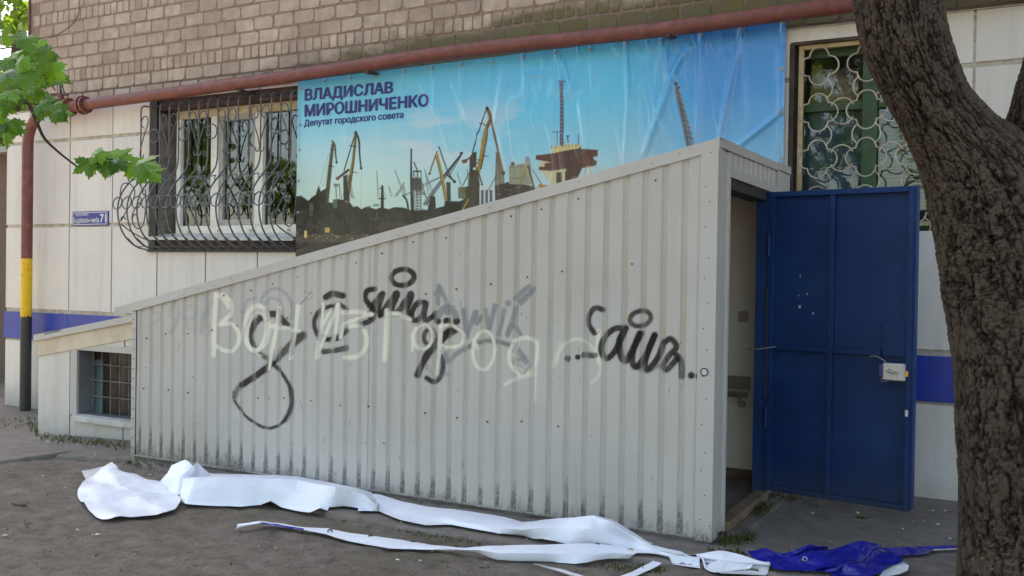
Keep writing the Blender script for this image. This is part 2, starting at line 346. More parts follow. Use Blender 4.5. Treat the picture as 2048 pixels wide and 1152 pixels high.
M = dict(
 brick=m_brick(), mortar=m_mortar(), clad=m_clad(), shed=m_shed(), trim=m_shed('steel_trim', False), door=m_door(),
 pipe=m_pipe(), vpipe=m_pipe(True), ground=m_ground(), asphalt=m_asphalt(), bark=m_bark(),
 banner=m_attr('printed_vinyl', 'Print', .30, .45, .35),
 gap=mk('dark_joint', lin(54, 50, 48), rough=.8), cladtrim=mk('joint_trim', lin(192, 184, 172), lin(150, 138, 124), 10, .5, spots=(20, lin(90, 72, 60), .62, (.4, 1, 1))),
 band=mk('blue_band', lin(26, 58, 156), lin(22, 49, 138), 3, .35, spots=(22, lin(150, 156, 190), .68, (1, 1, .3))),
 iron=mk('grey_painted_iron', lin(104, 104, 108), lin(70, 68, 70), 20, .5, .2, 90),
 darkiron=mk('dark_painted_plate', lin(62, 58, 56), lin(40, 38, 38), 8, .6, .2, 60),
 whitewood=mk('old_white_window_paint', lin(240, 237, 230), lin(220, 215, 204), 6, .5, .15, 50, spots=(18, lin(120, 104, 84), .66, (1, 1, .6))),
 creamwood=mk('yellowed_window_paint', lin(206, 192, 164), lin(176, 158, 126), 7, .55, .2, 40, spots=(16, lin(112, 90, 64), .62, (1, 1, .6))),
 plaster=mk('crumbling_reveal_plaster', lin(190, 178, 164), lin(128, 108, 92), 6, .95, .8, 30, dist=.02),
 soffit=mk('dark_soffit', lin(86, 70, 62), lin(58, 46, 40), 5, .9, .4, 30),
 sill=mk('sill_metal', lin(206, 204, 200), lin(178, 172, 164), 8, .4),
 inside=mk('dim_room', lin(160, 156, 138), lin(130, 128, 112), 2, .9),
 screen=mk('insect_screen', lin(104, 100, 90), lin(92, 88, 78), 40, .9),
 curtain=mk('curtain', lin(120, 124, 112), lin(96, 100, 88), 5, .9),
 glass=m_glass('window_glass', (.8, .84, .76), .03, 1.7), glass2=m_glass('old_window_glass', (.9, .93, .92), .0, .8), green=mk('green_window_paint', lin(62, 92, 56), lin(44, 70, 42), 7, .5, .2, 50, spots=(14, lin(120, 128, 104), .7, (1, 1, .5))),
 bluepane=mk('blue_cloth_behind_pane', lin(88, 116, 138), lin(64, 90, 108), 3, .8), blinds=mk('blinds', lin(150, 148, 112), lin(122, 122, 88), 4, .8),
 foil=mk('crumpled_brown_foil', lin(190, 164, 140), lin(96, 78, 66), 9, .3, 1., 14, dist=.03), strip=mk('yellow_paper_strip', lin(150, 132, 66), None, 5, .8),
 rustwhite=mk('white_paint_with_rust', lin(194, 182, 164), lin(166, 150, 128), 9, .55, .2, 60, spots=(24, lin(120, 70, 40), .6, (1, 1, 1))),
 tanframe=mk('tan_steel_frame', lin(196, 176, 140), lin(168, 144, 106), 6, .6, .2, 60, spots=(20, lin(104, 66, 38), .62, (1, 1, .5))),
 steel=mk('bare_steel', lin(180, 180, 178), lin(150, 150, 148), 8, .35, metal=.9), chrome=mk('lock_steel', lin(206, 206, 208), lin(186, 186, 190), 4, .3, metal=.3),
 brass=mk('brass', lin(210, 176, 90), None, 4, .3, metal=.9), screw=mk('screw_head', lin(70, 66, 64), None, 5, .5, metal=.5),
 liner=mk('white_wall_liner', lin(238, 230, 220), lin(228, 218, 206), 2, .5), wood=mk('timber_skirting', lin(140, 116, 92), lin(104, 84, 66), 8, .7, .3, 40, stretch=(.2, 1, 1)),
 concrete=mk('broken_concrete', lin(122, 112, 102), lin(92, 82, 74), 7, .95, .8, 40, dist=.02),
 vinyl=m_vinyl('white_vinyl', lin(232, 232, 240), lin(222, 222, 234), .42), vinylback=m_vinyl('grey_vinyl_underside', lin(206, 204, 208), lin(186, 182, 184), .5),
 bluevinyl=m_vinyl('glossy_blue_vinyl', lin(30, 36, 150), lin(24, 28, 128), .16, 4., .35), signblue=mk('sign_blue', lin(46, 50, 140), lin(42, 46, 130), 4, .35),
 signwhite=mk('sign_white', lin(226, 226, 230), None, 4, .4), navy=mk('printed_navy', lin(44, 42, 120), lin(40, 38, 112), 4, .35),
 wire=mk('grey_wire', lin(150, 146, 140), None, 4, .6), twig=mk('twig_bark', lin(84, 70, 62), lin(58, 46, 40), 12, .8, .4, 60),
 maple=m_leaf('maple_leaf', lin(36, 80, 20), lin(112, 156, 40), .45), foliage=m_leaf('tree_foliage', lin(74, 104, 36), lin(132, 158, 60), .35),
 weed=m_leaf('weed_leaf', lin(48, 52, 26), lin(104, 98, 48), .15), scrap=mk('paper_scrap', lin(222, 220, 216), None, 3, .7),
 cream=mk('cream_timber', lin(206, 192, 170), lin(188, 172, 148), 4, .55, .1, 30, spots=(30, lin(110, 96, 80), .71, (1, 1, 1))),
 rubber=mk('black_cable', lin(44, 40, 40), None, 4, .6), oldbar=mk('old_window_bar_paint', lin(136, 126, 114), lin(96, 84, 72), 9, .6), grit=mk('grit', lin(150, 138, 126), lin(52, 44, 38), 30, .95), roof=mk('roof_sheet', lin(150, 148, 142), None, 4, .5),
)

# ================================================================== GROUND
def gh(x, y):
    return -.14*smooth(-6.6, -10.2, np.asarray(x, float))*smooth(-4.5, -1.0, np.asarray(y, float))
EDGE_PX = [(-400, 915), (-150, 925), (0, 928), (60, 922), (110, 917), (180, 903), (260, 925), (380, 960), (480, 988), (560, 1009), (640, 1026), (700, 1042),
           (760, 1050), (830, 1062), (900, 1074), (960, 1084), (1040, 1100), (1100, 1107), (1240, 1120), (1330, 1133), (1460, 1142), (1600, 1165), (1800, 1200), (2100, 1260), (2600, 1380)]
EP = np.array([onZ(x, y, 0)[:2] for x, y in EDGE_PX]); EP = EP[np.argsort(EP[:, 0])]
def edgeY(x):
    return np.interp(x, EP[:, 0], EP[:, 1]) + .10*(fbm(x*3, 0, s=5)-.47) + .05*(fbm(x*13, 2, s=8)-.47)
APR = .035
def top_h(x, y):
    return gh(x, y) + np.where(np.asarray(y) > edgeY(np.asarray(x, float)), APR, 0.)
fine = lambda a, b, s: np.arange(a, b, s)
xs = np.concatenate([[-300, -160, -80, -45, -28, -20, -16], fine(-14, -8, .06), fine(-8, 1.5, .035), fine(1.5, 6, .15), [8, 12, 20, 35, 70, 150, 300]])
ys = np.concatenate([[-300, -150, -70, -40, -25, -18, -14, -11, -9], fine(-8, -4.6, .12), fine(-4.6, -1.2, .035), fine(-1.2, 1, .1), [1.5, 3, 6, 12, 25, 60, 150, 300]])
X, Y = np.meshgrid(xs, ys, indexing='ij')
near = smooth(-16, -12, X)*smooth(8, 5, X)*smooth(-9, -7, Y)
Zg = gh(X, Y) + near*(.030*(fbm(X*2.2, Y*2.2, s=1)-.47) + .038*(fbm(X*8, Y*10, s=3)-.47) + .012*(vnoise(X*26, Y*26, s=4)-.5)) - .004
g = link('ground', gridmesh('ground', np.stack([X, Y, Zg], -1), M['ground'])); tag(g, kind='structure')
xa = fine(-13.5, 5, .03); K = 46
tt = np.linspace(0, 1, K)**1.6
ey = edgeY(xa); P = np.zeros((len(xa), K+2, 3))
for k in range(K):
    yy = ey*(1-tt[k]) + .35*tt[k]; P[:, k+2, 0] = xa; P[:, k+2, 1] = yy
    P[:, k+2, 2] = gh(xa, yy) + APR + .016*(fbm(xa*4, yy*4, s=9)-.47) + .006*(vnoise(xa*30, yy*30, s=11)-.5) - (.008*max(0, 1-k/4))
P[:, 0] = P[:, 2] + np.array([0, -.016, -.075]); P[:, 1] = P[:, 2] + np.array([0, -.012, -.014]); P[:, 0, 2] = gh(xa, ey)-.05
a = link('pavement', gridmesh('pavement', P, M['asphalt'])); tag(a, kind='structure')

# ================================================================== BUILDING
bld = thing('apartment_building', (-5, .3, -.1), 'grey brick apartment building with pale clad ground floor and blue stripe', 'building')
BRY = .085                                        # brick face
WL = (-8.43, -6.372, 1.79, 3.405)                 # left window opening x0 x1 z0 z1 in the cladding
WR = (-1.575, -.52, 1.93, 3.335)
XL, XR, ZT = -10.66, 6.0, 15.0
w = MB()
def wall_rects(x0, x1, z0, z1, holes):
    xsx = sorted({x0, x1, *[h[0] for h in holes], *[h[1] for h in holes]}); zsz = sorted({z0, z1, *[h[2] for h in holes], *[h[3] for h in holes]})
    out = []
    for i in range(len(xsx)-1):
        for j in range(len(zsz)-1):
            cx, cz = (xsx[i]+xsx[i+1])/2, (zsz[j]+zsz[j+1])/2
            if x0 < cx < x1 and z0 < cz < z1 and not any(h[0] < cx < h[1] and h[2] < cz < h[3] for h in holes):
                out.append((xsx[i], xsx[i+1], zsz[j], zsz[j+1]))
    return out
for r in wall_rects(XL, XR, -.4, ZT, [WL, WR]): w.box((r[0], BRY+.006, r[2]), (r[1], .45, r[3]))
wall = w.build('wall', M['mortar'], bld)
mass = MB(); mass.box((XL+.003, 1.1, -.4), (XR, 11, ZT-.02)); mass.box((XL+.003, .45, 3.6), (XR, 1.1, ZT-.02)); mass.box((XL+.003, .45, -.4), (XR, 1.1, 1.6))
mass.box((XL+.003, .45, 1.6), (-8.9, 1.1, 3.6)); mass.box((-6.0, .45, 1.6), (-2.0, 1.1, 3.6)); mass.box((-.2, .45, 1.6), (XR, 1.1, 3.6)); mass.build('core', M['inside'], bld)
MB().box((XL-.25, -.25, ZT), (XR+.25, 11.3, ZT+.25)).build('roof', M['concrete'], bld)

# ---- bricks: laid on edge, every fifth course of upright small faces
def brick_mesh(name, bw, bh, seed, variant):
    r = random.Random(seed); V = []; n = 12
    def outline(ins, rr, y):
        pts = []
        hw, hh = bw/2-ins, bh/2-ins
        for qx, qz, a0 in ((1, 1, 0), (-1, 1, 90), (-1, -1, 180), (1, -1, 270)):
            R = rr[(qx, qz)]
            for k in range(3):
                a = math.radians(a0+45*k)
                pts.append((qx*(hw-R)+R*math.cos(a), y, qz*(hh-R)+R*math.sin(a)))
        return pts
    rr = {(i, j): min(bw, bh)*(r.uniform(.04, .13) if r.random() < .65 else r.uniform(.18, .36)) for i in (1, -1) for j in (1, -1)}
    V += outline(.004, rr, 0); V += outline(0, rr, .005); V += outline(.001, rr, .035)
    Fc = [tuple(range(n-1, -1, -1))]
    for q in (0, 1):
        for k in range(n): Fc.append((q*n+k, q*n+(k+1) % n, (q+1)*n+(k+1) % n, (q+1)*n+k))
    me = mesh(name, V, Fc, M['brick']); return me
ST = [brick_mesh('brick', .250, .124, 100+i, i) for i in range(10)]
HD = [brick_mesh('brick', .088, .124, 200+i, i) for i in range(10)]
CO = .1408; Z0 = 3.761                           # top of the plain course under the lower header course
cand = []
rb = random.Random(3)
for c in range(-3, 18):
    z = Z0 + CO*c + .0
    header = (c % 5 == 0)
    cz = z + CO/2 if c >= 0 else z + CO/2
    x = XL + .004
    if header:
        x += .2
        cand.append(('s', XL+.2-.06, cz, .45))
    off = 0 if (c % 2) else .5
    step = .102 if header else .2635
    x0 = XL + (.215 if header else 0) - (0 if header else off*step*(.55 if c % 2 == 0 else 0))
    k = 0
    while x0 + step*k < 5.8:
        cx = x0 + step*(k+.5) + rb.uniform(-.003, .003)
        if cx - step/2 > XL - .02 or header: cand.append(('h' if header else 's', cx, cz + rb.uniform(-.003, .003), 1))
        k += 1
vis = []; rest = []
for kind, cx, cz, sc in cand:
    if cz < 3.40: continue
    px, py = proj((cx, BRY, cz))
    seen = (-30 < px < 2090 and -25 < py < 1160) and not (cz < 3.43)
    (vis if seen else rest).append((kind, cx, cz, px, py, sc))
# bricks whose face shows above the pipe come first, the largest of them as single objects
vis.sort(key=lambda v: (v[4] < 214-.134*(v[3]-160), v[3] if v[0] == 's' else v[3]*.5), reverse=True)
single, extra = vis[:300], vis[300:]+rest
for i, (kind, cx, cz, px, py, sc) in enumerate(single):
    o = bpy.data.objects.new('brick', (ST if kind == 's' else HD)[rb.randrange(10)]); COL.objects.link(o)
    o.location = (cx, BRY + rb.uniform(-.003, .003), cz); o.rotation_euler = (rb.uniform(-.015, .015), rb.uniform(-.022, .022), rb.uniform(-.015, .015)); o.scale = (sc*rb.uniform(.965, 1.0), 1, rb.uniform(.94, 1.0)); par(o, bld)
bm = MB()
for kind, cx, cz, px, py, sc in extra:
    me = (ST if kind == 's' else HD)[rb.randrange(10)]
    bm.add([(v.co.x*sc+cx, v.co.y+BRY+rb.uniform(-.001, .001), v.co.z+cz) for v in me.vertices], [tuple(p.vertices) for p in me.polygons])
bm.build('bricks_beyond', M['brick'], bld, kind='stuff')

# ---- cladding panels
XJ = [-10.94, -10.50] + [-9.778+.7245*k for k in range(0, 13)] + [-.340, .385, 1.11, 1.835, 2.56, 3.3, 4.05, 4.8]
ROWS = [(-.24, .695), (1.085, 2.050), (2.090, 3.045), (3.082, 3.438)]
holes = [(WL[0]-.02, WL[1]+.005, WL[2]-.008, WL[3]+.01), (WR[0]-.01, WR[1]+.02, WR[2]-.01, WR[3]+.01)]
for (z0, z1) in ROWS:
    for i in range(len(XJ)-1):
        x0, x1 = XJ[i]+.009, XJ[i+1]-.009
        if i == 0: x0 = XJ[0]
        hs = [h for h in holes if h[0] < x1 and h[1] > x0 and h[2] < z1 and h[3] > z0]
        rs = wall_rects(x0, x1, z0, z1, [(max(h[0], x0), min(h[1], x1), max(h[2], z0), min(h[3], z1)) for h in hs])
        if not rs: continue
        p = MB(); dy = rb.uniform(-.0015, .0015)
        for r in rs: p.box((r[0], dy, r[2]), (r[1], .03+dy, r[3]))
        p.build('cladding_panel', M['clad'], bld, bevel=.003 if len(rs) == 1 else 0)
for i in range(len(XJ)-1):                       # blue stripe
    MB().box((XJ[i]+.002 if i else XJ[0]-.012, -.012, .718), (XJ[i+1]-.002, .026, 1.040)).build('blue_stripe_panel', M['band'], bld, bevel=.002)
j = MB()
for x in XJ[1:-1]:
    if x < -1.2:
        for r in wall_rects(x-.012, x+.012, -.24, 3.43, [h for h in holes if h[0] < x < h[1]]): j.box((r[0], .022, r[2]), (r[1], .075, r[3]))
j.build('joint', M['gap'], bld)
j = MB()
for z in (.706, 1.062, 2.07, 3.063):
    xs_ = [(-10.935, 5.0)]
    for h in holes:
        if h[2]-.02 < z < h[3]+.02: xs_ = [q for a_, b_ in xs_ for q in ([(a_, h[0]-.003), (h[1]+.003, b_)] if a_ < h[0] < b_ else [(a_, b_)])]
    for a_, b_ in xs_: j.box((a_, .014, z-.026), (b_, .05, z+.026))
for x in XJ[1:-1]:
    if x > -1.2:
        for r in wall_rects(x-.017, x+.017, -.2, 3.43, [h for h in holes if h[0] < x < h[1]]): j.box((r[0], .006, r[2]), (r[1], .05, r[3]))
j.build('joint_trim', M['cladtrim'], bld)
bk = MB()
for r in wall_rects(-10.93, 5.0, -.24, 3.43, [WL, WR]): bk.box((r[0], .055, r[2]), (r[1], .095, r[3]))
bk.build('cladding_backing', M['gap'], bld)
fl = MB(); fl.box((-10.95, -.012, 3.440), (5.0, BRY+.01, 3.447)); fl.build('top_flashing', M['cladtrim'], bld)
MB().box((-10.944, .03, -.24), (-10.915, 1.2, 3.43)).build('corner_panel', M['clad'], bld)

# ---- left window
wx0, wx1, wz0, wz1 = WL
rv = MB(); rv.box((wx0-.10, .05, wz0), (wx0+.02, .44, wz1)); rv.build('reveal', M['plaster'], bld)
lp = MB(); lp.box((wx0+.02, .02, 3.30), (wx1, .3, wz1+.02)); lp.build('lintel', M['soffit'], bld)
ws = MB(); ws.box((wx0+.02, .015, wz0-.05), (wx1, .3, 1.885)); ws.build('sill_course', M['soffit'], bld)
win = MB()
FY = .15; wl0 = -8.215; wr0 = -6.42; zb, zt = 1.965, 3.30
f_ = lambda a, b, z0, z1, y0=FY, y1=FY+.07: win.box((a, y0, z0), (b, y1, z1))
f_(wl0, wl0+.06, zb, zt); f_(wr0, wx1+.0, zb-.03, zt); f_(wl0+.06, wr0, zb, zb+.085); f_(wl0+.06, wr0, zt-.075, zt)
f_(-7.70, -7.585, zb+.085, zt-.075); f_(-7.075, -6.965, zb+.085, zt-.075)
window = win.build('window', M['whitewood'], bld, bevel=.004)
tp = MB(); tp.box((wl0+.002, FY-.006, zt-.085), (wr0, FY+.05, zt+.002)); tp.build('frame_head', M['creamwood'], window)
sa = MB(); a0, a1, b0, b1 = -7.583, -7.077, zb+.088, zt-.078
sa.box((a0, FY+.012, b0), (a0+.05, FY+.06, b1)); sa.box((a1-.035, FY+.012, b0), (a1, FY+.06, b1)); sa.box((a0+.05, FY+.012, b0), (a1-.035, FY+.06, b0+.06)); sa.box((a0+.05, FY+.012, b1-.06), (a1-.035, FY+.06, b1))
sa.build('sash', mk('grey_sash_paint', lin(178, 174, 166), lin(150, 146, 138), 6, .5), window, bevel=.003)
for a_, b_ in ((wl0+.06, -7.70), (-6.965, wr0)):
    MB().box((a_, FY+.045, zb+.085), (b_, FY+.049, zt-.075)).build('pane', M['glass'], window)
MB().box((a0+.05, FY+.045, b0+.06), (a1-.035, FY+.049, b1-.06)).build('pane', M['glass'], window)
MB().box((a0+.05, FY+.056, b0+.06), (a1-.035, FY+.058, b1-.06)).build('insect_screen', M['screen'], window)
MB().box((-8.9, 1.05, 1.6), (-6.0, 1.09, 3.6)).build('room_wall', M['inside'], window)
hg = MB()
for x, z in ((-7.56, zb+.03), (-7.11, zb+.03), (-8.0, zb+.02), (-6.6, zb+.03)): hg.box((x-.02, FY-.012, z-.014), (x+.02, FY, z+.014))
hg.build('hinges', M['creamwood'], window)
sl_ = MB(); sl_.add([(wx0+.0, -.045, 1.895), (wx1-.01, -.045, 1.875), (wx1-.01, FY, 1.95), (wx0+.0, FY, 1.962), (wx0+.0, -.045, 1.925), (wx1-.01, -.045, 1.905), (wx1-.01, FY, 1.966), (wx0+.0, FY, 1.972)],
    [(0, 3, 2, 1), (4, 5, 6, 7), (0, 1, 5, 4), (1, 2, 6, 5), (2, 3, 7, 6), (3, 0, 4, 7)])
sl_.build('window_sill', M['sill'], bld)

# ---- right window (green casement behind a white grille)
RX0, RX1, RZ0, RZ1 = WR
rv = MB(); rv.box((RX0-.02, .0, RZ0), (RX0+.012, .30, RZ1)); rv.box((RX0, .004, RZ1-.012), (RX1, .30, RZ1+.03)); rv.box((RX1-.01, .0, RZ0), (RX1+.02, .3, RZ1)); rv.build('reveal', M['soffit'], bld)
g2 = MB(); GY = .16; cx0, cx1 = -1.090, -.985
f_ = lambda a, b, z0, z1, y0=GY, y1=GY+.07: g2.box((a, y0, z0), (b, y1, z1))
f_(RX0+.012, RX0+.05, RZ0, RZ1-.012); f_(RX1-.05, RX1-.01, RZ0, RZ1-.012); f_(RX0+.05, cx0, 2.84, 2.905); f_(cx1, RX1-.05, 2.84, 2.905)
f_(cx0, cx1, RZ0, RZ1-.012, GY-.02); f_(RX0+.05, cx0, RZ1-.09, RZ1-.012); f_(cx1, RX1-.05, RZ1-.09, RZ1-.012); f_(RX0+.05, RX1-.05, RZ0, RZ0+.07)
win2 = g2.build('window', M['green'], bld, bevel=.004, label='green wooden casement window')
for a_, b_ in ((RX0+.05, cx0), (cx1, RX1-.05)):
    for c_, d_ in ((RZ0+.07, 2.84), (2.905, RZ1-.09)): MB().box((a_, GY+.04, c_), (b_, GY+.044, d_)).build('pane', M['glass2'], win2)
MB().box((RX0+.05, GY+.10, RZ0+.07), (cx0, GY+.11, 2.84)).build('cloth', M['bluepane'], win2)
n = 40; P = np.zeros((n, n, 3)); u, v = np.meshgrid(np.linspace(RX0+.08, cx0-.05, n), np.linspace(2.89, 3.17, n), indexing='ij')
P[:, :, 0] = u; P[:, :, 2] = v; P[:, :, 1] = GY+.10+.05*fbm(u*22, v*22, s=3); link('crumpled_foil', gridmesh('foil', P, M['foil'], False), win2)
sx = onY(1632, 150, GY+.03)[0]
MB().box((sx-.038, GY+.072, 2.90), (sx+.038, GY+.076, 3.21)).build('paper_strip', M['strip'], win2)
for k in range(26):
    z = RZ0+.08+k*.029
    MB().add([(cx1, GY+.10, z), (RX1-.05, GY+.10, z), (RX1-.05, GY+.12, z+.024), (cx1, GY+.12, z+.024)], [(0, 1, 2, 3)]).build('blind_slat', M['blinds'], win2)
MB().box((RX0-.3, .9, 1.6), (RX1+.3, .94, 3.6)).build('room_wall', M['inside'], win2)

# ---- lower wing beyond the corner
wg = thing('brick_outbuilding', (-13, 2, -.15), 'low brick outbuilding beyond the left corner of the apartment building', 'building')
MB().box((-19, 1.612, -.4), (-11.0, 6, 3.25)).build('wall', M['mortar'], wg)
for c in range(0, 24):
    for k in range(4):
        x = -12.2+.2635*k+(.13 if c % 2 else 0); z = -.1+CO*c
        if z > 3.1: continue
        o = bpy.data.objects.new('brick', ST[rb.randrange(10)]); COL.objects.link(o); o.location = (x, 1.6, z); par(o, wg)
MB().box((-19.1, 1.4, 3.25), (-10.9, 6.1, 3.34)).build('roof', M['roof'], wg)

# ================================================================== GAS PIPE
pp = thing('gas_pipe', (-10.30, -.16, -.13), 'red-brown gas pipe running up the wall and along it, yellow and black foot', 'pipe')
PY = -.17; R0 = .060
pv = [(-10.30, PY, -.2)] + [(-10.30, PY, z) for z in np.linspace(0, 3.0, 16)]
MB().tube(pv, .062, 20).build('riser', M['vpipe'], pp, True)
el = [(-10.30, PY, 3.0)] + [(-10.30+.36*(1-math.cos(a)), PY, 3.0+.385*math.sin(a)) for a in np.linspace(.1, math.pi/2, 14)] + [(-9.80, PY, 3.388)]
MB().tube(el, .0605, 20).build('elbow', M['pipe'], pp, True)
hp = [onY(x, y, PY) for x, y in ((110, 217), (190, 207), (530, 160), (907, 104), (1300, 61.5), (1690, 10))]
hp = [np.array([-9.80, PY, 3.388])] + hp[1:] + [hp[-1] + (hp[-1]-hp[-2])*2.2]
MB().tube(crom(hp, 10), .0615, 20).build('run', M['pipe'], pp, True)
def flange(cx, r, h, name='flange'):
    z = np.interp(cx, [p[0] for p in hp], [p[2] for p in hp]); b = MB(); b.tube([(cx, PY, z), (cx+h, PY, z+.002)], r, 28)
    for k in range(8):
        a = 2*math.pi*k/8; b.tube([(cx-.018, PY+math.cos(a)*r*.8, z+math.sin(a)*r*.8), (cx+h+.018, PY+math.cos(a)*r*.8, z+math.sin(a)*r*.8)], .011, 6)
    return b.build(name, M['pipe'], pp, True)
flange(-9.36, .105, .03); flange(-9.31, .095, .03); flange(-9.585, .105, .03); flange(-9.84, .10, .03)
z = 3.392; vb = MB(); vb.tube([(-9.80, PY, z), (-9.76, PY, z), (-9.70, PY, z), (-9.63, PY, z), (-9.59, PY, z)], [.062, .085, .10, .085, .062], 20); vb.tube([(-9.70, PY, z), (-9.70, PY-.02, z+.17)], .034, 12); vb.build('valve_body', M['pipe'], pp, True)
vh = MB(); vh.tube([(-9.70, PY-.02, z+.12), (-9.70, PY-.02, z+.25)], .011, 8); vh.tube([(-9.86, PY-.02, z+.17), (-9.56, PY-.03, z+.14)], .014, 8)
vh.tube([(-9.66, PY-.02, z+.14), (-9.72, PY-.03, z+.30), (-9.78, PY-.02, z+.36)], .008, 6); vh.tube([(-9.62, PY-.02, z+.14), (-9.69, PY-.03, z+.32)], .008, 6); vh.tube([(-9.80, PY-.02, z+.34), (-9.70, PY-.02, z+.39)], .008, 6)
vh.build('valve_handle', M['twig'], pp, True)
for px, py in ((735, 142), (1335, 68), (480, 180)):
    p = onY(px, py, PY); b = MB(); b.box((p[0]-.03, PY-.02, p[2]-.012), (p[0]+.03, .02, p[2]+.004)); b.box((p[0]-.008, PY-.03, p[2]-.03), (p[0]+.03, PY+.02, p[2]-.012)); b.build('bracket', M['twig'], pp)

# ================================================================== ADDRESS SIGN
TXT = {}
def text_mesh(s, bold=.0, shear=0, space=1.0):
    cu = bpy.data.curves.new('t', 'FONT'); cu.body = s; cu.size = 1; cu.offset = bold; cu.shear = shear; cu.space_character = space; cu.resolution_u = 4
    o = bpy.data.objects.new('t', cu); COL.objects.link(o); bpy.context.view_layer.update()
    me = bpy.data.meshes.new_from_object(o.evaluated_get(bpy.context.evaluated_depsgraph_get())); bpy.data.objects.remove(o)
    bm_ = bmesh.new(); bm_.from_mesh(me); bmesh.ops.triangulate(bm_, faces=bm_.faces)
    V = np.array([v.co[:] for v in bm_.verts]); Fc = [[v.index for v in f.verts] for f in bm_.faces]; bm_.free(); return V, Fc
def place_text(name, s, x0, x1, z0, z1, Yf, mat, parent, bold=.02, space=1.0, subdiv=False):
    """fit the text's ink box to x0..x1, z0..z1; z0/z1 may be (left, right) pairs"""
    V, Fc = text_mesh(s, 0, 0, space); n0 = len(V); V0 = V; F0 = Fc
    V = np.concatenate([V0+np.array([bold*k, bold*q, 0]) for k, q in ((-1, 0), (1, 0), (0, -.6), (0, .6))]); Fc = [[i+n0*c for i in f] for c in range(4) for f in F0]
    layer = np.repeat(np.arange(4), n0)*.0004
    mn, mx = V.min(0), V.max(0); u = (V[:, 0]-mn[0])/(mx[0]-mn[0]); v = (V[:, 1]-mn[1])/(mx[1]-mn[1])
    z0 = z0 if isinstance(z0, tuple) else (z0, z0); z1 = z1 if isinstance(z1, tuple) else (z1, z1)
    X_ = x0+(x1-x0)*u; lo = z0[0]+(z0[1]-z0[0])*u; hi = z1[0]+(z1[1]-z1[0])*u; Z_ = lo+(hi-lo)*v
    if callable(Yf):
        bm_ = bmesh.new(); vs_ = [bm_.verts.new((a_, c_, b_)) for a_, c_, b_ in zip(X_, layer, Z_)]
        for f in Fc:
            try: bm_.faces.new([vs_[i] for i in f])
            except ValueError: pass
        for it in range(5):
            es = [e for e in bm_.edges if e.calc_length() > .018]
            if es: bmesh.ops.subdivide_edges(bm_, edges=es, cuts=1); bmesh.ops.triangulate(bm_, faces=[f for f in bm_.faces if len(f.verts) > 3])
        bm_.verts.index_update()
        V2 = np.array([v.co[:] for v in bm_.verts]); F2 = [[v.index for v in f.verts] for f in bm_.faces]; bm_.free()
        V2[:, 1] = Yf(V2[:, 0], V2[:, 2]) - V2[:, 1]
        return link(name, mesh(name, V2, F2, mat), parent)
    return link(name, mesh(name, np.stack([X_, Yf-layer, Z_], 1), Fc, mat), parent)
sg = thing('address_sign', (-9.41, -.004, 2.07), 'small blue enamel street sign with white lettering and number 71', 'sign')
MB().box((-9.712, -.014, 2.064), (-9.103, -.002, 2.226)).build('plate', M['signblue'], sg, bevel=.003)
rm = MB(); a_, b_, c_, d_ = -9.700, -9.115, 2.075, 2.215
for r in ((a_, b_, c_, c_+.006), (a_, b_, d_-.006, d_), (a_, a_+.007, c_+.006, d_-.006), (b_-.007, b_, c_+.006, d_-.006)): rm.box((r[0], -.0155, r[2]), (r[1], -.0135, r[3]))
rm.build('border', M['signwhite'], sg)
place_text('lettering', 'проспект', -9.648, -9.425, 2.165, 2.205, -.0165, M['signwhite'], sg, .015)
place_text('lettering', 'Будівельників', -9.692, -9.245, 2.080, 2.158, -.0165, M['signwhite'], sg, .02)
place_text('lettering', '71', -9.232, -9.128, 2.096, 2.190, -.0165, M['signwhite'], sg, .03)

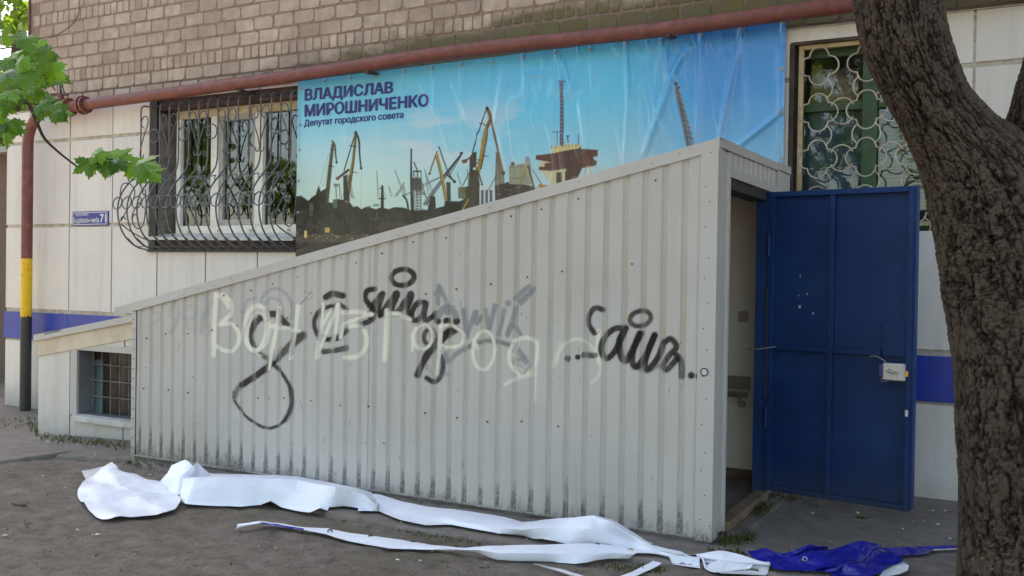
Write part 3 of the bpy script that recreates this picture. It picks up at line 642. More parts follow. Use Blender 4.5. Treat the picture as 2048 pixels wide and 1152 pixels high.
# ================================================================== PAINTER (flat print and spray paint, traced from the photograph)
class Painter:
    """colours per mesh vertex; px, py are the vertices' positions on the traced plane"""
    def __init__(s, px, py, g=None): s.px = px; s.py = py; s.c = np.zeros((len(px), 4)); s.g = g
    def blend(s, idx, a, col):
        if s.g is not None: a = a*(1-.28*s.g[idx])
        c = s.c[idx]; a = a[:, None]; col = np.array(lin(*col)[:3])
        c[:, :3] = np.where(c[:, 3:] < 1e-4, col, c[:, :3]*(1-a)+col*a); c[:, 3:] = 1-(1-c[:, 3:])*(1-a); s.c[idx] = c
    def stroke(s, pts, w, col, alpha=1, soft=1.6, grain=0, raw=False, w2=None):
        if grain and w > 4: s.stroke(pts, w*.9, col, alpha*.22, w*1.1, 0, raw, w2)          # overspray
        P = np.array(pts, float) if raw or len(pts) < 3 else crom(pts, 7)
        ws = np.linspace(w, w if w2 is None else w2, len(P)); mw = max(w, w2 or w)/2+soft
        m = np.where((s.px > P[:, 0].min()-mw) & (s.px < P[:, 0].max()+mw) & (s.py > P[:, 1].min()-mw) & (s.py < P[:, 1].max()+mw))[0]
        if not len(m): return
        x, y = s.px[m], s.py[m]; best = np.full(len(m), -1e9)
        for i in range(len(P)-1):
            a, b = P[i], P[i+1]; d = b-a; L = d@d+1e-9; t = np.clip(((x-a[0])*d[0]+(y-a[1])*d[1])/L, 0, 1)
            best = np.maximum(best, (ws[i]*(1-t)+ws[i+1]*t)/2-np.hypot(x-a[0]-t*d[0], y-a[1]-t*d[1]))
        if grain: best = best + grain*(fbm(x*.35, y*.35, s=17)-.5)*3
        a = np.clip(best/soft+.5, 0, 1); a = a*a*(3-2*a)*alpha
        if grain: a = a*np.clip(.72+.6*fbm(x*.08, y*.05, s=31), 0, 1)
        s.blend(m, a, col)
    def poly(s, pts, col, alpha=1, soft=1.0):
        P = np.array(pts, float); m = np.where((s.px > P[:, 0].min()-2) & (s.px < P[:, 0].max()+2) & (s.py > P[:, 1].min()-2) & (s.py < P[:, 1].max()+2))[0]
        if not len(m): return
        x, y = s.px[m], s.py[m]; ins = np.zeros(len(m), bool); dist = np.full(len(m), 1e9)
        for i in range(len(P)):
            a, b = P[i], P[(i+1) % len(P)]
            with np.errstate(divide='ignore', invalid='ignore'):
                cr = ((a[1] > y) != (b[1] > y)) & (x < (b[0]-a[0])*(y-a[1])/(b[1]-a[1]+1e-12)+a[0])
            ins ^= cr; d = b-a; t = np.clip(((x-a[0])*d[0]+(y-a[1])*d[1])/(d@d+1e-9), 0, 1)
            dist = np.minimum(dist, np.hypot(x-a[0]-t*d[0], y-a[1]-t*d[1]))
        sd_ = np.where(ins, dist, -dist); s.blend(m, np.clip(sd_/soft+.5, 0, 1)*alpha, col)
    def ell(s, c, rx, ry, w, col, rot=0, a0=0, a1=360, **k):
        a = np.radians(np.linspace(a0, a1, 40)); r = math.radians(rot); x = rx*np.cos(a); y = ry*np.sin(a)
        s.stroke(np.stack([c[0]+x*math.cos(r)-y*math.sin(r), c[1]+x*math.sin(r)+y*math.cos(r)], 1), w, col, raw=True, **k)
    def dot(s, c, r, col, **k): s.stroke([(c[0]-.1, c[1]), (c[0]+.1, c[1])], 2*r, col, raw=True, **k)
    def store(s, me, name):
        at = me.attributes.new(name, 'FLOAT_COLOR', 'POINT'); at.data.foreach_set('color', s.c.astype(np.float32).reshape(-1))

# ================================================================== BANNER ON THE WALL
BY = -.035
bx0, bx1 = -6.342, -1.616
def b_top(x): return 3.447 + (x-bx0)/(bx1-bx0)*.055
def roof_z(x): return 1.289 + (x+6.36)*.2217
def b_bot(x): return np.maximum(1.70, roof_z(x)+.10)
GR = np.array([onY(x, y, BY)[[0, 2]] for x, y in ((649, 161), (700, 156), (754, 150), (808, 143), (865, 136), (923, 130), (984, 125), (1047, 116), (1113, 107), (1182, 98.5), (1253, 90), (1325, 83), (1404, 70), (1484, 59), (1567, 47))])
def b_disp(x, z):
    """depth of the hanging vinyl: sags between its eyelets, pulled creases, more crumpled to the right"""
    x = np.asarray(x, float); z = np.asarray(z, float); k = smooth(-5.2, -3.2, x)
    d = -.006*fbm(x*1.3, z*1.3, s=21) - .010*k*(fbm(x*2.6, z*1.4, s=23))
    ztop = b_top(x)
    for i, (gx, gz) in enumerate(GR):                    # each eyelet pulls a fan of folds downwards
        r = np.hypot(x-gx, (z-gz)*.9); f = np.exp(-(r/.17)**2); d = d + .010*f*(.4+.6*k)
        dx = (x-gx) + .10*math.sin(i*2.4)*(gz-z) ; dn = np.clip(gz-z, 0, 2)
        d = d - (.006+.012*k)*np.exp(-(dx/(.016+.05*dn))**2)*np.exp(-dn/.55)*(1 if i % 3 else .4)
    for (p, q, wd, am) in CREASE:
        pv = q-p; L = pv@pv; t = np.clip(((x-p[0])*pv[0]+(z-p[1])*pv[1])/L, 0, 1)
        dd = np.hypot(x-p[0]-t*pv[0], z-p[1]-t*pv[1]); d = d - 1.5*am*np.exp(-(dd/wd)**2)*np.sin(np.pi*np.clip(t*.9+.08, 0, 1))**.5
    cr = np.abs(fbm(x*6.5+z*1.2, z*1.7, s=41, o=2)-.38); d = d - .009*k*smooth(.07, 0, cr)*smooth(-1.7, -2.4, x)*smooth(-4.8, -4.1, x)
    d = d - .004*k*fbm(x*14, z*5, s=43, o=2)
    return d
_c = lambda a, b, c_, d_, w_, am: (onY(a, b, BY)[[0, 2]], onY(c_, d_, BY)[[0, 2]], w_, am)
CREASE = [_c(1484, 62, 1440, 280, .022, .028), _c(1334, 90, 1335, 155, .02, .02), _c(1375, 95, 1340, 165, .03, .025), _c(1345, 160, 1290, 310, .03, .025), _c(1404, 75, 1395, 285, .025, .018), _c(1253, 93, 1262, 230, .02, .016),
          _c(1262, 150, 1250, 325, .018, .012), _c(1118, 110, 1126, 190, .02, .02), _c(1125, 120, 1150, 200, .025, .016), _c(1160, 190, 1175, 300, .03, .014), _c(840, 165, 880, 240, .02, .008), _c(880, 245, 905, 320, .025, .006), _c(905, 170, 940, 240, .02, .01),
          _c(1565, 225, 1470, 300, .02, .02), _c(1567, 100, 1560, 300, .03, .014), _c(930, 230, 975, 300, .025, .012), _c(1010, 130, 990, 260, .03, .014), _c(1000, 260, 1015, 340, .03, .012), _c(870, 145, 868, 230, .012, .006), _c(1050, 150, 1110, 150, .02, .008)]
nx, nz = 1040, 330
xg = np.linspace(bx0, bx1, nx); tg = np.linspace(0, 1, nz)
XX = np.repeat(xg[:, None], nz, 1); ZZ = b_bot(xg)[:, None] + (b_top(xg)-b_bot(xg))[:, None]*tg[None]
P = np.stack([XX, BY + b_disp(XX, ZZ), ZZ], -1)
bme = gridmesh('banner_sheet', P, M['banner'])
flat = np.stack([XX, np.full_like(XX, BY), ZZ], -1).reshape(-1, 3); qx, qy = proj(flat); pt = Painter(qx, qy)
# printed sky
def cmix(stops, t):
    ts = [s_[0] for s_ in stops]; return np.stack([np.interp(t, ts, [lin(*s_[1])[k] for s_ in stops]) for k in range(3)], 1)
v = np.clip((qy-(162-.123*(qx-597)))/260, 0, 1)
left = cmix([(0, (98, 186, 216)), (.35, (136, 206, 226)), (.6, (186, 218, 222)), (.85, (206, 226, 216)), (1, (204, 222, 208))], v)
mid = cmix([(0, (92, 188, 226)), (.4, (104, 200, 232)), (.75, (150, 208, 226)), (1, (190, 216, 220))], v)
right = cmix([(0, (70, 146, 212)), (.5, (82, 164, 222)), (1, (132, 192, 226))], v)
a = smooth(700, 1080, qx)[:, None]; b = smooth(1230, 1430, qx)[:, None]
sk = left*(1-a)+mid*a; sk = sk*(1-b)+right*b
cl = smooth(.5, .64, fbm(qx*.006, qy*.022, s=51))*smooth(.2, .5, v)*smooth(1250, 900, qx)
sk = sk*(1-.45*cl[:, None]) + np.array(lin(226, 220, 222)[:3])*.45*cl[:, None]
pt.c[:, :3] = sk; pt.c[:, 3] = 1
DK = (34, 30, 26); OL = (82, 70, 34); YE = (150, 120, 50); BR = (84, 62, 44); MA = (110, 66, 62)
R4 = lambda L, ox, oy, s_: [(ox+x/s_, oy+y/s_) for x, y in L]
A_ = lambda L: R4(L, 590, 260, 4.8); B_ = lambda L: R4(L, 850, 200, 5.236)
# far trees and quay
pt.poly(A_([(0, 640), (60, 630), (130, 680), (170, 640), (260, 590), (300, 690), (360, 700), (400, 660), (520, 680), (560, 740), (600, 730), (640, 760), (690, 735), (780, 760), (830, 740), (900, 760), (960, 740), (1050, 745), (1110, 770), (1230, 770), (1330, 760), (1400, 740), (1536, 700), (1700, 640), (1700, 1300), (0, 1300)]), (40, 38, 28))
pt.poly(A_([(0, 1020), (160, 1000), (700, 1010), (900, 980), (900, 1080), (0, 1085)]), (92, 80, 66), .8)
pt.poly(A_([(0, 1080), (900, 1075), (900, 1300), (0, 1300)]), (34, 36, 30))
pt.poly(A_([(820, 900), (960, 870), (1080, 890), (1100, 1000), (760, 960)]), (72, 58, 52), .8)
rs = np.random.default_rng(5)
for k in range(70):
    x = rs.uniform(20, 800); y = rs.uniform(985, 1060); pt.dot(A_([(x, y)])[0], rs.uniform(.6, 1.8), [(150, 130, 104), (60, 50, 44), (120, 96, 80), (170, 160, 140)][k % 4], alpha=.8)
for k in range(26):
    x = rs.uniform(360, 900); y = rs.uniform(790, 960); pt.stroke(A_([(x, y), (x+rs.uniform(-20, 20), y+rs.uniform(20, 70))]), 1.0, (110, 104, 90), .6)
pt.poly(A_([(92, 965), (118, 965), (118, 1035), (92, 1035)]), (222, 196, 120)); pt.poly(A_([(290, 938), (335, 938), (335, 985), (290, 985)]), (208, 176, 96))
pt.poly(A_([(143, 705), (178, 705), (178, 820), (143, 820)]), (96, 104, 84)); pt.poly(A_([(368, 665), (408, 665), (408, 750), (368, 750)]), (100, 108, 90))
# crane 1 and 2
pt.stroke(A_([(365, 140), (345, 320), (305, 690)]), 5.5, OL, w2=9); pt.stroke(A_([(362, 110), (385, 150), (392, 230), (402, 310)]), 4.5, (92, 80, 40), w2=3); pt.dot(A_([(402, 312)])[0], 2.4, DK)
pt.stroke(A_([(318, 345), (382, 352)]), 1.4, DK); pt.stroke(A_([(345, 185), (398, 188)]), 1.6, DK); pt.stroke(A_([(325, 230), (245, 520)]), .8, (120, 120, 104), .7); pt.stroke(A_([(330, 330), (275, 540)]), .8, (120, 120, 104), .7)
pt.poly(A_([(205, 610), (230, 530), (250, 590), (300, 560), (300, 700), (200, 700)]), (52, 44, 34)); pt.stroke(A_([(395, 540), (400, 650)]), 2.4, (132, 130, 116)); pt.poly(A_([(370, 515), (425, 515), (420, 545), (376, 545)]), (140, 138, 124))
pt.stroke(A_([(585, 25), (560, 300), (525, 500), (500, 680)]), 5, YE, w2=8); pt.stroke(A_([(590, 60), (565, 320), (545, 470), (515, 680)]), 2.4, (84, 70, 36)); pt.stroke(A_([(578, 50), (545, 150), (475, 390)]), 2.4, (60, 50, 44))
pt.stroke(A_([(585, 20), (615, 100), (622, 230), (636, 365)]), 5, (76, 60, 44), w2=3); pt.dot(A_([(637, 368)])[0], 2.6, DK); pt.dot(A_([(582, 28)])[0], 2.6, DK)
for x, y in ((545, 150), (570, 155), (575, 405), (515, 440)): pt.stroke(A_([(x-18, y), (x+22, y+4)]), 1.5, DK)
pt.stroke(A_([(515, 385), (420, 460)]), 5, (66, 50, 40)); pt.dot(A_([(412, 466)])[0], 3.6, (124, 66, 50)); pt.poly(A_([(465, 440), (500, 430), (530, 680), (470, 680)]), (56, 46, 36)); pt.stroke(A_([(640, 380), (636, 740)]), .8, (150, 160, 150), .6)
# small crane, tower, mid cranes
pt.stroke(A_([(840, 540), (840, 760)]), 4.5, (52, 44, 46), w2=7); pt.stroke(A_([(812, 560), (850, 560)]), 1.8, DK); pt.stroke(A_([(805, 660), (868, 660)]), 2.4, DK)
pt.stroke(A_([(1117, 185), (1118, 480), (1128, 780)]), 3, (48, 40, 42), w2=6); pt.dot(A_([(1117, 190)])[0], 1.8, DK); pt.poly(A_([(1120, 460), (1212, 460), (1215, 580), (1122, 580)]), (70, 60, 64), .9); pt.poly(A_([(1140, 390), (1212, 390), (1212, 405), (1140, 405)]), (52, 44, 46))
for x in (1140, 1175, 1212): pt.stroke(A_([(x, 390), (x, 780)]), 1.5, (56, 48, 50))
for k in range(7): pt.stroke(A_([(1140, 580+k*28), (1212, 600+k*28)]), 1.1, (60, 52, 54)); pt.stroke(A_([(1212, 580+k*28), (1140, 600+k*28)]), 1.1, (60, 52, 54))
pt.stroke(A_([(1145, 310), (1180, 400)]), 2.4, DK); pt.stroke(A_([(1220, 500), (1290, 760)]), 1.4, (70, 62, 62)); pt.stroke(A_([(1235, 600), (1310, 700)]), 1.3, (70, 62, 62)); pt.stroke(A_([(1040, 630), (1075, 680), (1095, 800)]), 4, (58, 54, 56)); pt.stroke(A_([(1045, 630), (1110, 600)]), 1.5, DK)
pt.stroke(A_([(1225, 545), (1400, 455)]), 1.2, (64, 60, 62)); pt.stroke(A_([(1235, 520), (1400, 450)]), 1.0, (64, 60, 62))
pt.stroke(B_([(0, 1090), (160, 860), (395, 555)]), 6.5, (128, 132, 138), w2=3); pt.stroke(B_([(20, 1095), (170, 880), (390, 560)]), 1.8, (48, 46, 50)); pt.stroke(B_([(200, 790), (395, 555)]), 2.6, (46, 42, 44)); pt.stroke(B_([(260, 790), (385, 580)]), 1.6, (46, 42, 44)); pt.dot(B_([(385, 558)])[0], 3, DK)
pt.stroke(B_([(130, 540), (80, 680), (52, 770)]), 3, (140, 116, 60)); pt.dot(B_([(52, 772)])[0], 2.4, DK); pt.stroke(B_([(128, 570), (175, 770), (235, 1060)]), 5, (176, 146, 62), w2=6); pt.stroke(B_([(118, 600), (160, 780), (215, 1060)]), 1.5, (92, 76, 40)); pt.stroke(B_([(150, 495), (235, 730), (310, 860)]), 2.4, (92, 66, 58)); pt.dot(B_([(150, 495)])[0], 1.6, DK)
pt.stroke(B_([(230, 780), (320, 860)]), 3.5, (88, 62, 54)); pt.dot(B_([(312, 856)])[0], 3.2, (70, 60, 56)); pt.poly(B_([(225, 860), (270, 860), (275, 1060), (235, 1060)]), (60, 66, 72)); pt.poly(B_([(210, 1060), (350, 1060), (350, 1160), (200, 1160)]), (44, 38, 34)); pt.poly(B_([(60, 1000), (110, 1010), (120, 1160), (30, 1160)]), (44, 38, 38))
# big crane
pt.stroke(B_([(655, 90), (690, 190), (640, 330), (600, 560), (560, 760)]), 7, (168, 136, 62), w2=8); pt.stroke(B_([(668, 240), (640, 480), (590, 720)]), 3, (96, 76, 44)); pt.stroke(B_([(690, 190), (672, 260)]), 5, (120, 92, 54))
pt.stroke(B_([(640, 120), (590, 260), (500, 550)]), 2.6, (84, 58, 48)); pt.stroke(B_([(665, 100), (700, 220), (745, 420), (770, 530), (800, 760)]), 5.5, (122, 88, 66), w2=4); pt.dot(B_([(655, 92)])[0], 3.4, DK); pt.stroke(B_([(655, 60), (655, 95)]), 1.2, DK)
for x, y in ((600, 245), (650, 265), (640, 585), (560, 625)): pt.stroke(B_([(x-30, y), (x+28, y+6)]), 1.6, (70, 54, 46))
pt.poly(B_([(505, 550), (545, 540), (540, 690), (520, 700), (470, 760), (470, 600)]), (84, 66, 50)); pt.poly(B_([(388, 630), (425, 620), (450, 625), (445, 660), (395, 665)]), (140, 84, 62)); pt.stroke(B_([(430, 635), (500, 590)]), 3, (96, 72, 60))
pt.stroke(B_([(500, 650), (555, 740), (605, 890)]), 3, (86, 66, 54)); pt.dot(B_([(602, 886)])[0], 2, DK); pt.stroke(B_([(560, 650), (470, 760), (400, 900)]), 1.8, (74, 62, 50)); pt.poly(B_([(470, 720), (560, 740), (580, 900), (580, 1160), (400, 1160), (410, 920), (460, 900)]), (70, 60, 42)); pt.poly(B_([(350, 915), (430, 910), (435, 1040), (352, 1030)]), (112, 114, 84)); pt.stroke(B_([(400, 1150), (460, 1040)]), 3, (176, 140, 60))
pt.poly(B_([(745, 550), (790, 545), (835, 760), (835, 900), (735, 900), (740, 760)]), (122, 100, 82), .85); pt.stroke(B_([(770, 540), (745, 840)]), 1.5, (84, 64, 54)); pt.stroke(B_([(770, 540), (800, 750)]), 2, (150, 112, 60)); pt.dot(B_([(825, 765)])[0], 4, (82, 64, 50))
pt.poly(B_([(575, 905), (725, 900), (745, 1100), (575, 1110)]), (206, 210, 208))
for x in (590, 635, 680): pt.poly(B_([(x, 945), (x+28, 942), (x+30, 1110), (x+2, 1110)]), (92, 100, 108))
pt.poly(B_([(735, 900), (870, 860), (1130, 900), (1180, 960), (1180, 1160), (740, 1160)]), (74, 58, 54)); 
for k in range(40): x = rs.uniform(740, 1150); y = rs.uniform(880, 1080); pt.stroke(B_([(x, y), (x+rs.uniform(15, 50), y+rs.uniform(-4, 6))]), 1.2, [(130, 100, 96), (46, 38, 36), (150, 140, 136)][k % 3], .7)
pt.poly(B_([(885, 690), (1050, 665), (1115, 670), (1120, 890), (885, 880)]), (158, 156, 136)); pt.poly(B_([(1055, 620), (1110, 620), (1112, 690), (1055, 690)]), (168, 166, 152)); pt.poly(B_([(905, 655), (945, 645), (945, 685), (905, 690)]), (112, 92, 84)); pt.dot(B_([(1080, 615)])[0], 4.5, (150, 156, 160))
for k in range(8):
    for q in range(2): pt.dot(B_([(900+k*22, 708+q*118-k*2)])[0], 1.0, (92, 88, 80))
pt.stroke(B_([(1085, 690), (1000, 880)]), 3.2, (170, 142, 72)); pt.stroke(B_([(1090, 690), (1150, 940)]), 3.4, (112, 92, 76)); pt.stroke(B_([(1130, 730), (1225, 880)]), 2.4, (176, 140, 92)); pt.poly(B_([(1195, 880), (1290, 895), (1290, 920), (1195, 920)]), (190, 142, 52))
for k in range(22):                                   # far lattice booms and masts
    x = rs.uniform(640, 1060); y = 400-(x-640)*.05; h_ = rs.uniform(14, 60); dx = rs.uniform(-22, 22); pt.stroke([(x, y), (x+dx, y-h_)], 1.3, (74, 64, 54), .75); pt.stroke([(x+4, y), (x+dx, y-h_)], .9, (74, 64, 54), .6)
for k in range(30):
    x = rs.uniform(600, 900); y = rs.uniform(405, 455); pt.poly([(x, y), (x+rs.uniform(4, 16), y), (x+rs.uniform(4, 16), y+rs.uniform(3, 9)), (x, y+5)], [(70, 70, 50), (58, 52, 40), (86, 80, 64), (26, 24, 20)][k % 4], .6)
# ship
pt.poly(B_([(1335, 490), (1560, 460), (1640, 470), (1640, 560), (1335, 560)]), (214, 198, 150)); pt.poly(B_([(1200, 640), (1330, 640), (1330, 900), (1200, 720)]), (212, 196, 156), .8)
pt.poly(B_([(1330, 730), (1600, 700), (1600, 860), (1330, 900)]), (210, 196, 152)); pt.poly(B_([(1380, 760), (1440, 755), (1440, 890), (1380, 895)]), (100, 72, 66)); pt.poly(B_([(1470, 750), (1540, 745), (1540, 870), (1470, 880)]), (92, 64, 60))
pt.poly(B_([(1165, 580), (1340, 560), (1480, 530), (1600, 510), (1820, 525), (1815, 590), (1770, 600), (1780, 630), (1805, 640), (1800, 690), (1650, 715), (1600, 800), (1540, 790), (1480, 720), (1330, 745), (1195, 735), (1200, 700), (1260, 700), (1255, 665), (1330, 655), (1165, 625)]), MA)
pt.poly(B_([(1480, 540), (1600, 520), (1640, 480), (1650, 720), (1600, 830), (1480, 840)]), (88, 52, 50), .8)
for k in range(8): pt.stroke(B_([(1335+k*36, 485-k*3), (1335+k*36, 510-k*3)]), 1.0, (92, 60, 56))
pt.stroke(B_([(1440, -180), (1440, 470)]), 4.4, (128, 116, 140), w2=6); pt.stroke(B_([(1426, -170), (1424, 470)]), 1.3, (70, 52, 84)); pt.stroke(B_([(1452, -170), (1456, 470)]), 1.3, (70, 52, 84))
for k in range(16): pt.stroke(B_([(1424, -150+k*40), (1456, -150+k*40)]), 1.6, (74, 52, 80))
pt.stroke(B_([(1410, -190), (1470, -190)]), 2.2, (70, 44, 66)); pt.stroke(B_([(1335, 338), (1420, 336)]), 1.2, (70, 56, 66)); pt.stroke(B_([(1393, 330), (1393, 470)]), 1.8, (82, 66, 70)); pt.stroke(B_([(1505, 375), (1505, 440)]), 2.2, (58, 48, 60)); pt.stroke(B_([(1490, 380), (1525, 380)]), 1.5, (58, 48, 60)); pt.stroke(B_([(1612, 360), (1612, 470)]), 1.4, (70, 50, 60))
pt.stroke(B_([(1700, 700), (1670, 780)]), 3, (210, 170, 140)); pt.stroke(B_([(1730, 700), (1745, 775)]), 3, (212, 174, 110)); pt.stroke(B_([(1790, 690), (1810, 740)]), 3, (214, 196, 170))
# right crane jib
pt.poly([(1350, 164), (1355, 165), (1367, 205), (1388, 290), (1374, 294), (1353, 195)], (128, 104, 84), .7); pt.stroke([(1353, 168), (1378, 290)], 1.6, (74, 54, 46)); pt.stroke([(1358, 180), (1390, 288)], 1.4, (160, 128, 90)); pt.dot((1353, 168), 3, (70, 48, 40)); pt.dot((1359, 176), 2.4, (80, 54, 44))
for k in range(9): pt.stroke([(1354+k*2.4, 185+k*11), (1364+k*3, 190+k*11)], 1.2, (70, 54, 46))
for k in range(8):
    x = 1450+k*9+rs.uniform(-3, 3); pt.stroke([(x, 62-.12*(k*9)), (x+.4, 72+rs.uniform(0, 14)-.12*(k*9))], 1.0, (30, 34, 44), .6)
lum = pt.c[:, :3].mean(1); dk = (lum < .04)[:, None]; pt.c[:, :3] = np.where(dk, pt.c[:, :3]*(.12+1.0*fbm(qx*.11, qy*.13, s=71))[:, None], pt.c[:, :3])
pt.c[:, :3] = np.clip(pt.c[:, :3], 0, 1)**1.18*.97
pt.store(bme, 'Print')
ban = thing('wall_banner', (-3.98, BY, 1.75), 'large glossy blue vinyl banner with printed harbour cranes, hung along the wall', 'banner')
bs = link('printed_sheet', bme, ban); so = bs.modifiers.new('thickness', 'SOLIDIFY'); so.thickness = .0015; so.offset = 1; es_ = bs.modifiers.new('crisp_edges', 'EDGE_SPLIT'); es_.split_angle = math.radians(60)
by = lambda x, z: BY + b_disp(x, z) - .0045
LT = lambda x, y: onY(x, y, BY)[[0, 2]]
def banner_text(s, tl, tr, bl, br, bold, sp=1.0):
    a, b, c, d = LT(*tl), LT(*tr), LT(*bl), LT(*br)
    place_text('lettering', s, (a[0]+c[0])/2, (b[0]+d[0])/2, (c[1], d[1]), (a[1], b[1]), by, M['navy'], ban, bold, sp)
banner_text('ВЛАДИСЛАВ', (610, 178), (787, 162), (610, 207), (787, 191), .055)
banner_text('МИРОШНИЧЕНКО', (610, 209), (859, 187), (610, 235), (859, 213), .055)
banner_text('Депутат городского совета', (609, 240), (808, 222), (609, 257), (808, 240), .042)
gm = None
def grommet(p, y):
    global gm
    if gm is None:
        b = MB(); a = np.linspace(0, 2*math.pi, 12, endpoint=False)
        b.tube([(math.cos(t)*.011, 0, math.sin(t)*.011) for t in a], .0045, 6, closed=True); b.disc((0, 0, 0), (0, -1, 0), .007, .004, 8); gm = mesh('eyelet', b.V, b.F, M['steel'], True)
    o = bpy.data.objects.new('eyelet', gm); COL.objects.link(o); o.location = (p[0], y, p[1]); par(o, ban)
for p in GR: grommet(p, float(BY+b_disp(p[0], p[1])-.004))
for x, y in ((603, 178), (602, 250), (600, 300), (598, 362), (597, 425), (1565, 140), (1564, 226), (1563, 316)):
    p = LT(x, y); grommet(p, float(BY+b_disp(p[0], p[1])-.004))

# ================================================================== RAMP SHED
SY = -1.957; SX0, SX1 = -6.360, -1.560
shed = thing('ramp_shed', (-3.96, -1.0, 0), 'corrugated grey steel ramp shed with sloping top, covered in spray-painted graffiti', 'shed')
PITCH = .1225; X0R = -1.625 - PITCH*38 - .0135            # groove centres fall on -1.625 - k*pitch
def prof(x):
    f = np.mod(x - (-1.625), PITCH); f = np.where(f > PITCH/2, f-PITCH, f)      # distance from groove centre
    return smooth(.021, .013, np.abs(f))                    # 1 in the groove
cols = []
f0 = np.concatenate([np.linspace(-.021, -.013, 4), np.linspace(-.008, .008, 4), np.linspace(.013, .021, 4), np.linspace(.027, PITCH-.027, 12)])
xc = np.sort(np.unique(np.round(np.concatenate([(-1.625-PITCH*k)+f0 for k in range(-1, 40)]), 5)))
xc = xc[(xc > SX0+.035) & (xc < SX1-.004)]
NZ = 290
def sheet_cols(xa):
    zt_ = roof_z(xa) - .012; t = np.linspace(0, 1, NZ); XX = np.repeat(xa[:, None], NZ, 1); ZZ = .066 + (zt_-.066)[:, None]*t[None]
    G = prof(XX); dent = .008*(fbm(XX*1.6, ZZ*1.1, s=61)-.47) + .0012*np.sin(ZZ*9+XX*2)
    YY = SY + .0095*G + dent
    return XX, YY, ZZ, G
cuts = [SX0, -5.22, -4.0, -2.775, SX1]
GRAF = []
ga = lambda L: R4(L, 260, 500, 3.2); gb = lambda L: R4(L, 800, 500, 3.2)
def graffiti(p):
    W = (226, 220, 202); W2 = (214, 210, 194); K_ = (20, 16, 15); K2 = (40, 35, 33); GY_ = (132, 132, 134); FG = (150, 150, 150)
    s = p.stroke
    # faint grey tags
    s(ga([(130, 385), (195, 430), (110, 490)]), 7, FG, .35, 4)
    for L in ([(255, 430), (270, 355), (300, 345), (310, 420), (262, 520)], [(265, 530), (300, 470), (310, 410)], [(345, 420), (375, 360), (415, 375), (410, 430), (345, 440)], [(350, 440), (370, 500), (410, 510)], [(470, 290), (485, 330), (455, 520)], [(500, 400), (460, 440), (510, 510)], [(520, 330), (480, 420), (460, 530)]): s(ga(L), 9, FG, .32, 4)
    s(ga([(720, 400), (745, 330), (800, 310)]), 7, (140, 140, 144), .5, 2.5); s(ga([(840, 330), (870, 270), (940, 248), (1005, 285), (1040, 370), (1030, 440)]), 7, (140, 140, 144), .55, 2.5); s(ga([(860, 345), (900, 310), (955, 325), (985, 400), (970, 440)]), 6, (140, 140, 144), .5, 2.5); s(ga([(1090, 350), (1120, 315), (1160, 270)]), 1.6, (70, 66, 64), .8); s(ga([(1160, 265), (1168, 300), (1120, 330)]), 1.2, (110, 106, 104), .7)
    # black shapes on the left
    s(ga([(1005, 480), (940, 415), (880, 415), (810, 455), (768, 530), (775, 600), (815, 650)]), 14, K_, .92, 3.5, .7); s(ga([(815, 650), (850, 675), (905, 715)]), 9, K_, .7, 3.5, .7)
    s(ga([(1100, 548), (1010, 630), (920, 715)]), 18, K_, .85, 5, .8, w2=13); s(ga([(920, 715), (850, 775), (720, 862)]), 13, K_, .95, 4, .7); s(ga([(730, 850), (690, 890), (670, 940)]), 11, K_, .6, 7, 1.0)
    s(ga([(910, 720), (975, 790), (1025, 880), (1033, 990), (985, 1095), (900, 1140), (820, 1118), (735, 1055), (670, 965)]), 8, K_, .9, 3, .6, w2=5); s(ga([(1033, 900), (1035, 1000), (995, 1090)]), 11, K_, .5, 5, .8); s(ga([(668, 965), (660, 910)]), 6, K_, .4, 6, .8)
    s(ga([(1258, 302), (1300, 280), (1362, 292)]), 13, K_, .95, 3, .4); s(ga([(1290, 360), (1220, 385), (1180, 460), (1205, 545), (1275, 575), (1345, 560), (1382, 500)]), 9, K_, .9, 3, .5); s(ga([(1290, 362), (1345, 345), (1385, 380)]), 8, K_, .85, 3, .8); s(ga([(1240, 572), (1320, 560), (1390, 520)]), 8, K_, .8, 3, .8); s(ga([(1245, 650), (1315, 642), (1385, 628)]), 11, K_, .85, 3, 1.0)
    # first word
    p.ell(ga([(1745, 175)])[0], 23, 16, 11, K_, -6, alpha=.95, soft=2.5, grain=.3)
    s(ga([(1560, 250), (1520, 262), (1508, 310), (1545, 365), (1560, 405), (1540, 450), (1485, 475)]), 11, K_, .95, 2.5, .3)
    s(ga([(1540, 430), (1565, 340), (1615, 280), (1612, 300), (1590, 380), (1600, 420)]), 11, K_, .95, 2.5, .3); s(ga([(1605, 415), (1650, 350), (1700, 280), (1710, 290), (1680, 360), (1680, 400), (1720, 390), (1790, 285), (1800, 300), (1775, 380), (1790, 410)]), 12, K_, .95, 2.5, .3)
    s(ga([(1885, 335), (1840, 340), (1805, 400), (1815, 450), (1860, 430), (1895, 340), (1885, 400), (1890, 450), (1935, 430)]), 11, K_, .95, 2.5, .3); s(ga([(1935, 430), (1950, 400)]), 8, K_, .9, 2.5, .3)
    for x in (240, 300, 362): p.dot(gb([(x, 455)])[0], 7.5, K_, alpha=.95, soft=2.5)
